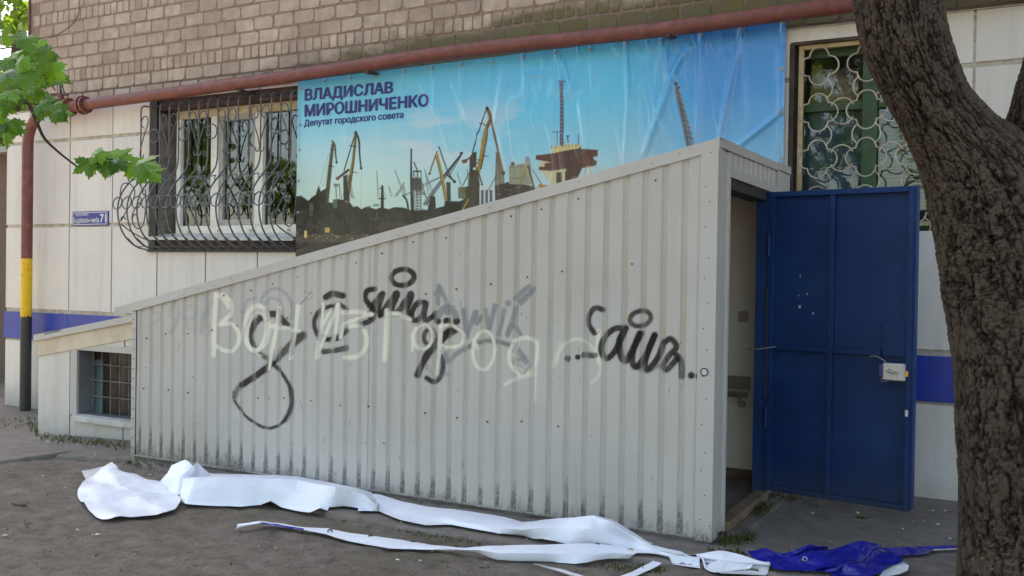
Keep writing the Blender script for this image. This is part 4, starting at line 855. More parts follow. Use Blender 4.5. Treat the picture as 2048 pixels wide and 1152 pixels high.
    # grey word
    for L, w_ in (([(245, 230), (240, 345)], 11), ([(255, 240), (292, 320)], 9), ([(225, 280), (248, 235)], 9), ([(245, 420), (270, 385), (300, 370), (335, 385), (355, 420)], 14), ([(300, 355), (302, 400)], 12), ([(405, 385), (418, 480), (428, 555)], 10), ([(425, 545), (455, 470), (480, 400)], 10), ([(490, 395), (490, 470), (515, 430)], 9), ([(545, 385), (560, 450), (570, 505)], 10), ([(570, 505), (590, 430), (608, 355)], 10), ([(665, 385), (650, 460), (630, 540)], 10), ([(742, 370), (722, 450), (690, 540)], 10), ([(690, 545), (705, 490), (745, 500), (775, 548)], 9), ([(738, 310), (780, 270), (825, 235)], 10), ([(775, 340), (820, 295), (858, 245)], 10), ([(760, 330), (845, 262)], 8)): s(gb(L), w_, GY_, .85, 2.5, .2)
    p.dot(gb([(692, 342)])[0], 6.5, GY_, alpha=.85, soft=2); s(gb([(290, 660), (300, 715), (360, 665), (440, 618)]), 9, GY_, .8, 3, .3); s(gb([(440, 618), (540, 582), (620, 585), (695, 605)]), 9, (110, 110, 108), .8, 3, .3); s(gb([(740, 620), (775, 665), (810, 715)]), 12, GY_, .7, 3, .3); s(gb([(735, 710), (800, 690)]), 9, GY_, .6, 3, .3); s(gb([(760, 740), (800, 770), (840, 740)]), 7, GY_, .5, 4, .3); s(gb([(250, 795), (305, 795)]), 8, GY_, .4, 4)
    # black y over the middle
    s(gb([(345, 508), (290, 545), (210, 620), (150, 710), (110, 800)]), 19, (36, 28, 25), .95, 4, .4, w2=13); p.ell(gb([(185, 555)])[0], 10, 15, 9, K_, 10, alpha=.85, soft=3, grain=.4); s(gb([(262, 680), (275, 740), (255, 815), (215, 845), (170, 820)]), 10, K_, .92, 3, .4); s(gb([(345, 505), (300, 530), (265, 590)]), 11, K_, .85, 3, .4)
    for x, y0, y1 in ((165, 730, 770), (178, 735, 785), (195, 740, 800)): s(gb([(x, y0), (x+2, y1)]), 1.2, K_, .8)
    # cream capital letters
    o = dict(alpha=.86, soft=2.8, grain=.3)
    def S(L, w_=9, f=ga, **k): q = dict(o); q.update(k); s(f(L), w_, W, **q)
    S([(548, 282), (540, 470), (535, 672)], 9); S([(552, 285), (600, 290), (640, 335), (648, 395), (615, 440), (572, 470)], 8); S([(572, 478), (645, 472), (695, 525), (697, 590), (655, 645), (595, 640), (548, 612)], 8)
    S([(560, 300), (600, 320), (630, 370)], 6, alpha=.8)
    p.ell(ga([(810, 500)])[0], 24, 45, 10, W, 4, **o); p.ell(ga([(812, 520)])[0], 18, 38, 6, W, 8, **o); S([(735, 560), (770, 640), (835, 680)], 7, alpha=.7, soft=4)
    S([(955, 372), (935, 520), (905, 680), (890, 765)], 8); S([(905, 488), (990, 500), (1085, 515)], 9); S([(1078, 360), (1055, 520), (1028, 690)], 9); S([(965, 620), (925, 700)], 5, alpha=.4, soft=5)
    S([(1238, 345), (1222, 500), (1200, 685)], 9); S([(1215, 640), (1270, 500), (1330, 355)], 7); S([(1335, 345), (1320, 480), (1292, 620)], 9); S([(1290, 380), (1240, 470)], 6)
    S([(1368, 398), (1450, 396), (1545, 412)], 9); S([(1545, 412), (1460, 440), (1372, 480), (1350, 560)], 8); S([(1400, 492), (1465, 485), (1512, 545), (1508, 620), (1455, 680), (1378, 688)], 9)
    S([(1645, 388), (1638, 540), (1628, 700)], 10); S([(1650, 408), (1720, 410), (1790, 445)], 9)
    p.ell(gb([(145, 555)])[0], 19, 25, 7, W, 8, **o); S([(80, 545), (78, 640)], 6, gb, alpha=.75); S([(262, 485), (250, 640), (232, 792)], 9, gb); S([(262, 490), (330, 482), (402, 535), (392, 600), (330, 622), (272, 612)], 7, gb)
    p.ell(gb([(535, 642)])[0], 22, 39, 6.5, W, 4, **o); S([(470, 580), (490, 620)], 9, gb, alpha=.8, soft=4)
    S([(735, 585), (700, 660), (712, 740), (760, 800)], 8, gb, alpha=.85, soft=3.5); S([(730, 580), (800, 560), (865, 585), (880, 640), (865, 730), (820, 790)], 8, gb, alpha=.85, soft=3.5); S([(760, 600), (730, 660), (745, 740), (790, 770)], 6, gb, alpha=.7, soft=4); S([(672, 860), (740, 825), (870, 790)], 8, gb, alpha=.6, soft=5); S([(885, 580), (870, 790), (862, 960)], 6, gb, alpha=.5, soft=5)
    S([(1005, 720), (1020, 650), (1080, 585), (1160, 572), (1230, 620), (1275, 700), (1280, 790), (1230, 850)], 6, gb, alpha=.5, soft=4); S([(985, 740), (1030, 600)], 9, gb, alpha=.35, soft=6); S([(1275, 520), (1268, 620), (1278, 720)], 9, gb, alpha=.8, soft=3)
    # right word
    s(gb([(1300, 382), (1250, 372), (1212, 420), (1212, 480), (1248, 532)]), 11, K_, .93, 2.6, .4); p.ell(gb([(1540, 438)])[0], 21, 15, 10, K_, -14, alpha=.9, soft=3, grain=.5)
    s(gb([(1440, 500), (1375, 505), (1310, 560), (1288, 640), (1320, 695), (1375, 650), (1425, 545), (1445, 500)]), 12, K_, .95, 2.8, .3); s(gb([(1445, 500), (1405, 580), (1412, 670), (1445, 710), (1490, 640), (1535, 535)]), 13, K_, .95, 2.8, .3)
    s(gb([(1540, 535), (1495, 640), (1490, 720), (1520, 745), (1580, 660), (1630, 545)]), 13, K_, .95, 2.8, .3); s(gb([(1632, 545), (1590, 650), (1570, 730), (1590, 765), (1650, 690), (1690, 590)]), 12, K_, .95, 3, .4); s(gb([(1690, 590), (1735, 570), (1770, 620), (1720, 680), (1685, 740), (1710, 765), (1770, 700)]), 12, K_, .92, 3, .4); s(gb([(1770, 670), (1800, 720), (1805, 810)]), 12, K_, .93, 2.8, .3); s(gb([(1500, 735), (1580, 775), (1650, 740)]), 9, K2, .45, 6, .6)
    for x, y, r in ((1075, 695, 6.2), (1140, 685, 5.6), (1866, 803, 7), (1915, 808, 7), (1948, 815, 4)): p.dot(gb([(x, y)])[0], r, K_, alpha=.95, soft=2.2)
    s(gb([(1180, 672), (1250, 675)]), 12, K_, .8, 3, .8); s(gb([(1075, 700), (1074, 730)]), 1.5, K_, .8); s(gb([(1803, 860), (1800, 895)]), 1.4, K_, .7)
    # scratches
    rr = np.random.default_rng(9)
    for k in range(46):
        x = rr.uniform(290, 1400); y = rr.uniform(640, 1000) if k % 2 else rr.uniform(450, 900); L = rr.uniform(3, 16)
        s([(x, y), (x+rr.uniform(-.2, .2)*L+rr.uniform(-2, 2), y+L)], 1.2, [(84, 78, 72), (60, 54, 50), (210, 208, 202)][k % 3], .6)
for i in range(4):
    xa = xc[(xc >= cuts[i]-.0305) & (xc <= cuts[i+1]+.0005)] if i else xc[xc <= cuts[1]+.0005]
    XX, YY, ZZ, G = sheet_cols(xa); YY = YY - (.0035*(i % 2))
    me = gridmesh('corrugated_sheet', np.stack([XX, YY, ZZ], -1), M['shed'])
    fl_ = np.stack([XX, np.full_like(XX, SY), ZZ], -1).reshape(-1, 3); px, py = proj(fl_); p = Painter(px, py, G.reshape(-1)); graffiti(p); p.store(me, 'Paint')
    at = me.attributes.new('groove', 'FLOAT', 'POINT'); at.data.foreach_set('value', G.astype(np.float32).reshape(-1))
    link('corrugated_sheet', me, shed)
def sloped(y0, y1, x0, x1, dz0, dz1, name, mat, bev=.002):
    b = MB(); V = []
    for dz in (dz0, dz1): V += [(x0, y0, roof_z(x0)+dz), (x1, y0, roof_z(x1)+dz), (x1, y1, roof_z(x1)+dz), (x0, y1, roof_z(x0)+dz)]
    b.hexa(V); return b.build(name, mat, shed, bevel=bev)
for a_, b_ in ((-6.575, -5.27), (-5.27, -3.60), (-3.60, SX1+.012)):
    sloped(SY-.018, SY-.012, a_+.001, b_, -.064, .003, 'edge_flashing', M['trim'], 0)
sloped(SY-.016, SY+.12, -6.575, SX1+.012, .003, .006, 'ridge_flashing', M['trim'], 0)
sloped(SY+.004, -.045, -6.50, SX1-.004, -.012, .0025, 'roof', M['roof'], 0)
MB().box((SX0-.012, SY-.008, .0), (SX0+.034, SY-.003, roof_z(SX0)-.062)).build('end_trim', M['trim'], shed)
MB().box((SX0-.012, SY-.003, .0), (SX0-.008, SY+.07, roof_z(SX0)-.05)).build('end_trim', M['trim'], shed)
MB().box((SX0+.034, SY+.012, .01), (SX0+.046, SY+.016, roof_z(SX0)-.06)).build('end_gap', M['gap'], shed)
MB().box((SX0+.036, SY-.012, -.03), (SX1-.004, SY+.05, .060)).build('plinth', M['concrete'], shed)
b = MB(); b.box((SX0+.036, SY-.016, .058), (SX1-.10, SY+.012, .066)); b.build('drip_angle', M['trim'], shed)
MB().hexa([(-1.655, SY-.0185, .05), (SX1+.008, SY-.0185, .05), (SX1+.008, SY-.013, .05), (-1.655, SY-.013, .05), (-1.655, SY-.0185, roof_z(-1.655)-.07), (SX1+.008, SY-.0185, roof_z(SX1)+.0), (SX1+.008, SY-.013, roof_z(SX1)), (-1.655, SY-.013, roof_z(-1.655)-.07)]).build('corner_post', M['trim'], shed)
MB().hexa([(SX1+.004, SY-.013, .05), (SX1+.008, SY-.013, .05), (SX1+.008, SY+.10, .05), (SX1+.004, SY+.10, .05), (SX1+.004, SY-.013, roof_z(SX1)), (SX1+.008, SY-.013, roof_z(SX1)), (SX1+.008, SY+.10, roof_z(SX1)-.07), (SX1+.004, SY+.10, roof_z(SX1)-.07)]).build('corner_post', M['trim'], shed)
# side face: corrugated jamb strip and header
def side_corr(y0, y1, z0, z1, name, rib=.004, pitch=.1225, ph=0.):
    ys_ = np.arange(y0, y1+1e-6, .004); G = np.where(np.abs(np.mod(ys_-y0+ph, pitch)-pitch/2) < .013, 1., 0.)
    P = np.zeros((len(ys_), 2, 3)); P[:, :, 1] = ys_[:, None]; P[:, 0, 2] = z0; P[:, 1, 2] = z1; P[:, :, 0] = (SX1 - .009*(1-G))[:, None]
    return link(name, gridmesh(name, P, M['trim'], False), shed)
side_corr(SY+.09, -1.70, .06, 2.31, 'side_sheet', ph=.02)
side_corr(-1.70, -.47, 2.215, 2.335, 'header_sheet', ph=.03)
MB().box((SX1-.012, -1.70, 2.165), (SX1+.006, -.465, 2.218)).build('header_trim', M['trim'], shed, bevel=.002)
MB().hexa([(SX1-.006, SY+.0, 2.312), (SX1+.012, SY+.0, 2.312), (SX1+.012, -.465, 2.330), (SX1-.006, -.465, 2.330), (SX1-.006, SY-.0, 2.367), (SX1+.012, SY-.0, 2.367), (SX1+.012, -.465, 2.382), (SX1-.006, -.465, 2.382)]).build('side_flashing', M['trim'], shed)
MB().box((SX1-.03, -1.71, .05), (SX1+.003, -1.685, 2.17)).build('jamb_trim', M['trim'], shed)
MB().box((SX1-.02, -.465, .05), (SX1-.004, -.05, 2.36)).build('end_panel', M['trim'], shed)
MB().box((SX1-.012, -.465, 2.345), (SX1+.004, -.05, 2.40)).build('end_flashing', M['trim'], shed)
MB().box((SX1-.012, -.63, .05), (SX1-.006, -.467, 2.163)).build('end_panel', M['trim'], shed)
# inside
MB().hexa([(-6.2, -.16, -.02), (-1.60, -.16, -.02), (-1.60, -.06, -.02), (-6.2, -.06, -.02), (-6.2, -.16, 1.29), (-1.60, -.16, 2.30), (-1.60, -.06, 2.30), (-6.2, -.06, 1.29)]).build('wall_liner', M['liner'], shed)
MB().hexa([(-6.2, SY+.05, -.0), (-1.62, SY+.05, .0), (-1.62, SY+.06, .0), (-6.2, SY+.06, .0), (-6.2, SY+.05, 1.25), (-1.62, SY+.05, 2.28), (-1.62, SY+.06, 2.28), (-6.2, SY+.06, 1.25)]).build('inner_lining', M['liner'], shed)
b = MB(); b.hexa([(-6.2, SY+.06, 1.25), (-1.62, SY+.06, 2.215), (-1.62, -.16, 2.215), (-6.2, -.16, 1.25), (-6.2, SY+.06, 1.26), (-1.62, SY+.06, 2.225), (-1.62, -.16, 2.225), (-6.2, -.16, 1.26)]); b.build('ceiling', M['liner'], shed)
MB().box((-6.2, SY+.06, -.03), (-1.60, -.16, .052)).build('floor', M['asphalt'], shed)
MB().box((-6.2, -.178, .052), (-1.62, -.161, .13)).build('skirting', M['wood'], shed)
b = MB(); b.box((-6.2, -.19, .735), (-1.80, -.161, .80)); b.box((-6.2, -.18, .80), (-1.80, -.161, .83)); b.build('cable_duct', mk('grey_duct', lin(150, 142, 134), None, 4, .5), shed)
b = MB(); b.tube([(-6.1, -.25, .70), (-1.80, -.25, .70)], .022, 12); b.tube([(-1.86, -.25, .69), (-1.86, -.25, .62), (-1.86, -.165, .62)], .010, 8); b.disc((-1.86, -.165, .62), (0, -1, 0), .028, .01, 14); b.build('handrail', M['steel'], shed, True)
q = onY(1487, 633, -.16); MB().box((q[0]-.035, -.178, q[2]-.04), (q[0]+.035, -.161, q[2]+.04)).build('switch_box', mk('beige_plastic', lin(176, 158, 146), None, 4, .5), shed, bevel=.004)
b = MB(); b.box((SX1-.06, -1.68, .02), (SX1+.03, -.70, .105)); b.build('threshold', M['wood'], shed, bevel=.006)
b = MB(); b.box((SX1+.03, -1.75, -.02), (SX1+.13, -.62, .055)); b.build('step', M['concrete'], shed, bevel=.012)
# screws
sc_ = MB(); rs2 = random.Random(4)
def screw(x, z): sc_.disc((x, SY+.0002, z), (0, -1, 0), .0065, .006, 7)
for k in range(39):
    x = -1.625-PITCH*k + PITCH/2
    if x < SX0+.08: continue
    for z in (roof_z(x)-.13 if k % 2 else None, roof_z(x)*.70+.08 if k % 2 == 0 else None, .62+.0*x if k % 2 == 0 else None):
        if z and .15 < z < roof_z(x)-.08 and rs2.random() < .75: screw(x+rs2.uniform(-.02, .02), z+rs2.uniform(-.02, .02))
for k in range(16): sc_.disc((-1.61+(.012 if k % 2 else -.012), SY-.0185, .15+k*.14+rs2.uniform(-.03, .03)), (0, -1, 0), .0038, .003, 7)
for k in range(30):
    x = SX0+.1+k*.155+rs2.uniform(-.05, .05)
    if rs2.random() < .6: sc_.disc((x, SY-.018, roof_z(x)-.03+rs2.uniform(-.015, .01)), (0, -1, 0), .0035, .003, 6)
for k in range(14): sc_.disc((SX0+.011, SY-.008, .12+k*.08), (0, -1, 0), .005, .004, 6)
sc_.build('screws', M['screw'], shed, kind='stuff')
# blue frame and door leaf
b = MB(); b.box((-1.640, -.725, .055), (SX1+.0, -.665, 2.16)); b.box((SX1-.001, -.735, .10), (SX1+.012, -.64, 2.163)); b.build('door_jamb', M['door'], shed, bevel=.003)
MB().box((-1.70, -1.683, 2.10), (SX1-.013, -.727, 2.162)).build('door_lintel', M['darkiron'], shed)
H = np.array([-1.545, -.705]); E_ = np.array([-.612, -.855]); DU = (E_-H); DW = np.linalg.norm(DU); DU = DU/DW; DN = np.array([DU[1], -DU[0]])     # DN points to the camera
if DN[1] > 0: DN = -DN
DZ0, DZ1 = .118, 2.158
def dbox(mb, u0, u1, v0, v1, z0, z1):
    V = []
    for z in (z0, z1):
        for u, v in ((u0, v0), (u1, v0), (u1, v1), (u0, v1)):
            q = H+DU*u+DN*v; V.append((q[0], q[1], z))
    mb.hexa(V); return mb
leaf = dbox(MB(), .0, DW, -.006, .0, DZ0, DZ1).build('door', M['door'], shed, label='open dark blue steel door leaf')
def dpart(name, u0, u1, v0, v1, z0, z1, mat='door', bev=.003): return dbox(MB(), u0, u1, v0, v1, z0, z1).build(name, M[mat], leaf, bevel=bev)
T = .036
dpart('frame_bar', 0, T, .0005, T, DZ0, DZ1); dpart('frame_bar', DW-T, DW, .0005, T, DZ0, DZ1); dpart('frame_bar', T, DW-T, .0005, T*.97, DZ1-T, DZ1); dpart('frame_bar', T, DW-T, .0005, T*.97, DZ0, DZ0+T)
mu = .455*DW; dpart('middle_bar', mu-.017, mu+.017, .0005, .030, DZ0+T, DZ1-T)
zb_ = 1.10; dpart('cross_bar', T, mu-.017, .0005, .028, zb_-.017, zb_+.017); dpart('cross_bar', mu+.017, DW-.19, .0005, .028, zb_-.017, zb_+.017)
dpart('edge_plate', DW, DW+.016, -.030, T-.004, DZ0+.012, DZ1)
dpart('lock_plate', DW-.185, DW-T-.0005, .012, .024, 1.085, 1.285); dpart('lock_plate_rim', DW-.175, DW-T, .0005, .012, 1.09, 1.275)
lk = dpart('lock_case', DW-.165, DW-.030, T+.0005, T+.035, .935, 1.045, 'chrome', .008)
b = MB(); q = H+DU*(DW-.085)+DN*(T+.036)
b.disc((q[0], q[1], .985), (*DN, 0), .014, .012, 14); b.tube([(q[0]+DN[0]*.02, q[1]+DN[1]*.02, .985), (q[0]-DU[0]*.045+DN[0]*.02, q[1]-DU[1]*.045+DN[1]*.02, 1.0)], .007, 8); b.disc((q[0]-DU[0]*.042, q[1]-DU[1]*.042, 1.0), (*DN, 0), .010, .024, 10); b.build('lock_knob', M['steel'], leaf, True)
dpart('lock_side', DW-.19, DW-.166, T+.0005, T+.022, .955, 1.035, 'signblue', .002); dpart('bolt', DW-.0295, DW-.012, T+.006, T+.022, .965, 1.0, 'brass', .002)
dpart('sticker', DW-.032, DW-.014, T+.0005, T+.0015, .715, .755, 'signwhite', 0)
for u, z, a_, h_ in ((.205, 1.37, .014, .02), (.30, 1.33, .007, .016), (.21, 1.58, .005, .018), (.26, 1.46, .006, .012), (.20, 1.45, .006, .010)): dpart('sticker_scrap', u, u+a_, .0006, .0016, z, z+h_, 'vinylback', 0)
b = MB(); b.tube(crom([(*(H+DU*(DW-.26)+DN*.03), 1.075), (*(H+DU*(DW-.21)+DN*.04), 1.08), (*(H+DU*(DW-.15)+DN*.05), 1.05)], 8), .0035, 6); b.tube(crom([(*(H+DU*(DW-.17)+DN*.045), .96), (*(H+DU*(DW-.175)+DN*.05), .925), (*(H+DU*(DW-.13)+DN*.05), .93)], 8), .003, 6)
b.tube(crom([(-1.69, -.73, 1.075), (-1.60, -.79, 1.085), (*(H+DU*.07+DN*.045), 1.105)], 8), .004, 6); b.build('door_wire', M['wire'], leaf, True)
for z in (.55, 1.72): MB().disc((H[0]-.006, H[1]-.035, z), (0, 0, 1), .013, .14, 10).build('hinge', M['door'], leaf, True)
MB().disc((H[0]-.010, H[1]-.030, .75), (0, 0, 1), .005, .75, 8).build('hinge_rod', M['screw'], leaf, True)

# ================================================================== BASEMENT WINDOW BOX
AY = -1.40
an = thing('basement_window_box', (-7.35, -.7, -.05), 'low pale clad box with sloping lid and barred basement window left of the shed', 'window box')
ax0, ax1 = -8.335, SX0-.03
ar = lambda x: .922 + (x+8.354)*.171
def aq(x0, x1, zlo, zhi, y0, y1, name, mat, bev=.002):
    """zlo, zhi: numbers or functions of x"""
    L = lambda f, x: f(x) if callable(f) else f
    V = [(x0, y0, L(zlo, x0)), (x1, y0, L(zlo, x1)), (x1, y1, L(zlo, x1)), (x0, y1, L(zlo, x0)), (x0, y0, L(zhi, x0)), (x1, y0, L(zhi, x1)), (x1, y1, L(zhi, x1)), (x0, y1, L(zhi, x0))]
    return MB().hexa(V).build(name, M[mat], an, bevel=bev)
FB = lambda x: ar(x)-.205+.0*x; FT = lambda x: ar(x)-.05
ox0, oz0, oz1 = -7.775, .205, .808
aq(ax0, -7.885, -.2, FB, AY, AY+.02, 'panel', 'clad'); aq(-7.868, -7.155, -.2, .175, AY, AY+.02, 'panel', 'clad'); aq(-7.14, ax1, -.2, .175, AY, AY+.02, 'panel', 'clad'); aq(-7.868, -7.145, .872, FB, AY, AY+.02, 'panel', 'clad'); aq(-7.128, ax1, .872, FB, AY, AY+.02, 'panel', 'clad')
aq(ax0, ax1, FB, FT, AY-.012, AY+.012, 'fascia', 'cream'); aq(ax0-.03, ax1, lambda x: ar(x)-.055, lambda x: ar(x)+.0, AY-.035, AY-.028, 'lid_flashing', 'trim', 0)
aq(ax0-.03, ax1, lambda x: ar(x)+.0005, lambda x: ar(x)+.006, AY-.035, -.05, 'lid', 'trim', 0)
aq(ax0, ax0+.02, -.2, FB, AY+.021, -.04, 'side_panel', 'clad')
aq(-7.90, ax1, -.2, ar, AY+.03, AY+.04, 'joint_backing', 'gap') if False else None
b = MB(); b.box((-7.89, AY+.012, -.2), (-7.863, AY+.05, .9)); b.box((-7.16, AY+.012, -.2), (-7.135, AY+.05, .175)); b.box((-7.15, AY+.012, .872), (-7.12, AY+.05, 1.0)); b.build('joint', M['gap'], an)
b = MB(); b.box((-7.866, AY-.006, .20), (ox0, AY+.02, .87)); b.box((ox0, AY-.006, oz1), (ax1, AY+.02, .87)); b.build('window_trim', M['trim'], an, bevel=.002)
b = MB(); b.box((ox0-.02, AY+.02, oz0), (ox0, AY+.19, oz1)); b.box((ox0, AY+.02, oz1), (ax1, AY+.19, oz1+.02)); b.box((ox0, AY+.02, oz0-.03), (ax1, AY+.19, oz0)); b.build('window_reveal', mk('grey_reveal', lin(120, 120, 120), None, 3, .6), an)
b = MB(); b.hexa([(-7.80, AY-.045, .150), (ax1, AY-.045, .150), (ax1, AY+.03, .175), (-7.80, AY+.03, .175), (-7.80, AY-.045, .200), (ax1, AY-.045, .200), (ax1, AY+.03, .212), (-7.80, AY+.03, .212)]); b.build('window_sill', M['sill'], an, bevel=.002)
gz = [.29, .44, .59, .74]; gy = AY+.15
for k in range(9): MB().tube([(ox0+.03+k*.123, gy, oz0), (ox0+.03+k*.123, gy, oz1)], .007, 6).build('window_bar', M['oldbar'], an, True)
for z in gz[:3]: MB().tube([(ox0, gy-.012, z+.08), (ax1, gy-.012, z+.08)], .006, 6).build('window_bar', M['oldbar'], an, True)
MB().box((ox0, AY+.19, oz0-.02), (ax1, AY+.20, oz1+.02)).build('pane', mk('dirty_dark_pane', lin(52, 46, 42), lin(34, 31, 29), 4, .4), an)
MB().box((ox0, AY+.183, oz0), (ox0+.13, AY+.187, oz1-.1)).build('pane_film', mk('blue_film', lin(92, 116, 124), lin(70, 90, 98), 5, .6), an)

# ================================================================== WROUGHT IRON GRILLE (left window)
gr = thing('window_grille', (-7.4, -.02, 1.78), 'grey wrought-iron bulging grille with hearts and rings over the left window', 'grille')
def trk(x): return np.array([-8.455, -6.43])
gx = [onY(px, 250-.02*px, -.10)[0] for px in (282, 300.5, 320, 339, 357.5, 378, 397.5, 416, 436, 456, 476.5, 499, 521.5, 543, 561.6, 582)]
PR = [(-.012, 3.345), (-.045, 3.352), (-.082, 3.335), (-.10, 3.29), (-.10, 3.10), (-.10, 2.80), (-.105, 2.71), (-.135, 2.62), (-.215, 2.53), (-.305, 2.43), (-.365, 2.33), (-.39, 2.22), (-.38, 2.10), (-.34, 1.99), (-.27, 1.90), (-.18, 1.835), (-.09, 1.80), (-.01, 1.79)]
prof_c = crom([(0, y, z) for y, z in PR], 4)
def bar(x, dx=0, scale=1.0, name='bar'):
    P = prof_c.copy(); P[:, 0] = x
    if scale != 1.0: P[:, 1] = -.10 + (P[:, 1]+.10)*scale if False else np.where(P[:, 2] < 2.75, np.minimum(P[:, 1]*scale, -.012), P[:, 1])
    return MB().tube(P, .0085, 6).build(name, M['iron'], gr, True)
for x in gx: bar(x)
yb = lambda z: float(np.interp(-z, [-q for q in prof_c[8:, 2]], prof_c[8:, 1]))
def ring(cx, cz, r, y, name='ring', rz=None):
    a = np.linspace(0, 2*math.pi, 20, endpoint=False); b = MB().tube([(cx+r*math.cos(t), y(cz+(rz or r)*math.sin(t)) if callable(y) else y, cz+(rz or r)*math.sin(t)) for t in a], .007, 6, closed=True); return b.build(name, M['iron'], gr, True)
sp_ = np.diff(gx).mean()
for i, x in enumerate(gx): ring(x, 2.27, sp_*.47, lambda z: yb(z)-.012)
for i in (1, 4, 7, 10, 13): ring((gx[i]+gx[i+1])/2, 3.005, sp_*.47, -.11, rz=.075)
HS = [(.055, 2.815), (.052, 2.785), (.03, 2.768), (.010, 2.785), (.004, 2.83), (.030, 2.93), (.075, 3.04), (.112, 3.12), (.122, 3.17), (.105, 3.215), (.072, 3.225), (.038, 3.20), (.022, 3.155), (.035, 3.115), (.062, 3.10)]
for i in (0, 3, 6, 9, 12, 15):
    for s_ in (-1, 1):
        if i == 0 and s_ < 0 or i == 15 and s_ > 0: continue
        MB().tube(crom([(gx[i]+s_*u, -.112, z) for u, z in HS], 5), .0065, 6).build('heart_scroll', M['iron'], gr, True)
for i in range(15):
    p = [(gx[i], yb(2.475)-.01, 2.475), (gx[i]+sp_*.35, yb(2.52)-.012, 2.525), (gx[i]+sp_*.7, yb(2.535)-.012, 2.535), (gx[i+1]-.02, yb(2.50)-.01, 2.515), (gx[i+1], yb(2.48)-.01, 2.48)]
    MB().tube(crom(p, 5), .006, 6).build('linking_arc', M['iron'], gr, True)
for i, x in enumerate(gx[:-1]):                      # small curls at the foot of each bar
    MB().tube(crom([(x+.01, -.27, 1.905), (x+.035, -.19, 1.83), (x+.06, -.14, 1.812), (x+.085, -.13, 1.83), (x+.088, -.15, 1.855)], 5), .006, 6).build('foot_curl', M['iron'], gr, True)
for X_ in (gx[0]-.005, gx[-1]+.005):                # end scrolls
    for L in ([(-.36, 2.36), (-.33, 2.47), (-.24, 2.49), (-.17, 2.42), (-.19, 2.32), (-.27, 2.2), (-.345, 2.08)], [(-.345, 2.08), (-.335, 2.12), (-.305, 2.13), (-.285, 2.10)], [(-.34, 2.05), (-.20, 1.97), (-.02, 1.90)],
              [(-.10, 2.30), (-.17, 2.22), (-.20, 2.12), (-.16, 2.03), (-.09, 2.02), (-.04, 2.10), (-.02, 2.30), (-.03, 2.45)], [(-.20, 2.10), (-.18, 2.16), (-.14, 2.16)], [(-.11, 2.58), (-.09, 2.50), (-.06, 2.40), (-.02, 2.38)], [(-.06, 2.42), (-.05, 2.47), (-.02, 2.48)]):
        MB().tube(crom([(X_, y, z) for y, z in L], 6), .0065, 6).build('end_scroll', M['iron'], gr, True)
b = MB(); b.box((-8.452, -.012, 1.775), (-8.345, .02, 3.40)); b.build('side_plate', M['darkiron'], gr)
b = MB(); b.box((-8.455, -.03, 1.762), (-6.36, .012, 1.79)); b.build('bottom_rail', M['darkiron'], gr)
b = MB(); b.box((-8.46, -.022, 3.335), (-6.40, -.002, 3.358)); b.build('top_rail', M['darkiron'], gr)

# ================================================================== WHITE QUATREFOIL GRILLE (right window)
g3 = thing('window_grille', (-1.05, .05, 1.95), 'rusty white quatrefoil grille over the green window right of the banner', 'grille')
QY = .052
fx0, fx1, fz0, fz1 = -1.535, -.55, 1.96, 3.322
b = MB()
for r in ((fx0, fx0+.035, fz0, fz1), (fx1-.035, fx1, fz0, fz1), (fx0+.035, fx1-.035, fz1-.032, fz1), (fx0+.035, fx1-.035, fz0, fz0+.032)): b.box((r[0], QY-.012, r[2]), (r[1], QY+.028, r[3]))
b.build('frame', M['tanframe'], g3, bevel=.003)
pitch = .346
def arcpts(cx, cz, r, a0, a1, n=12): return [(cx+r*math.cos(math.radians(t)), QY-.018, cz+r*math.sin(math.radians(t))) for t in np.linspace(a0, a1, n)]
q0 = onY(1639, 133, QY)
def quatre(cx, cz):
    o_, r = .072, .0695; L = []
    for k in range(4):
        a = k*90; L += arcpts(cx+o_*math.cos(math.radians(a)), cz+o_*math.sin(math.radians(a)), r, a-91, a+91, 12)
    return MB().tube(L, .0055, 6, closed=True).build('quatrefoil', M['rustwhite'], g3, True)
for i in range(4):
    for k in range(5):
        cx, cz = q0[0]+i*pitch*.99, q0[2]-k*pitch
        if cx > fx1-.05 or cz < fz0+.02: continue
        quatre(cx, cz)
        if cx+pitch/2 < fx1-.06 and (k or i == 1) :
            for s_ in (1, -1): MB().tube(arcpts(cx+pitch/2, cz+s_*.012, .084, 22*s_, 158*s_), .0055, 6).build('linking_arc', M['rustwhite'], g3, True)
        if cz-pitch > fz0+.05 or k < 4:
            for s_ in ((1, -1) if i else (1,)):
                a0 = -62 if s_ > 0 else 118
                MB().tube(arcpts(cx+s_*.015, cz-pitch/2, .084, a0, a0+124), .0055, 6).build('linking_arc', M['rustwhite'], g3, True)

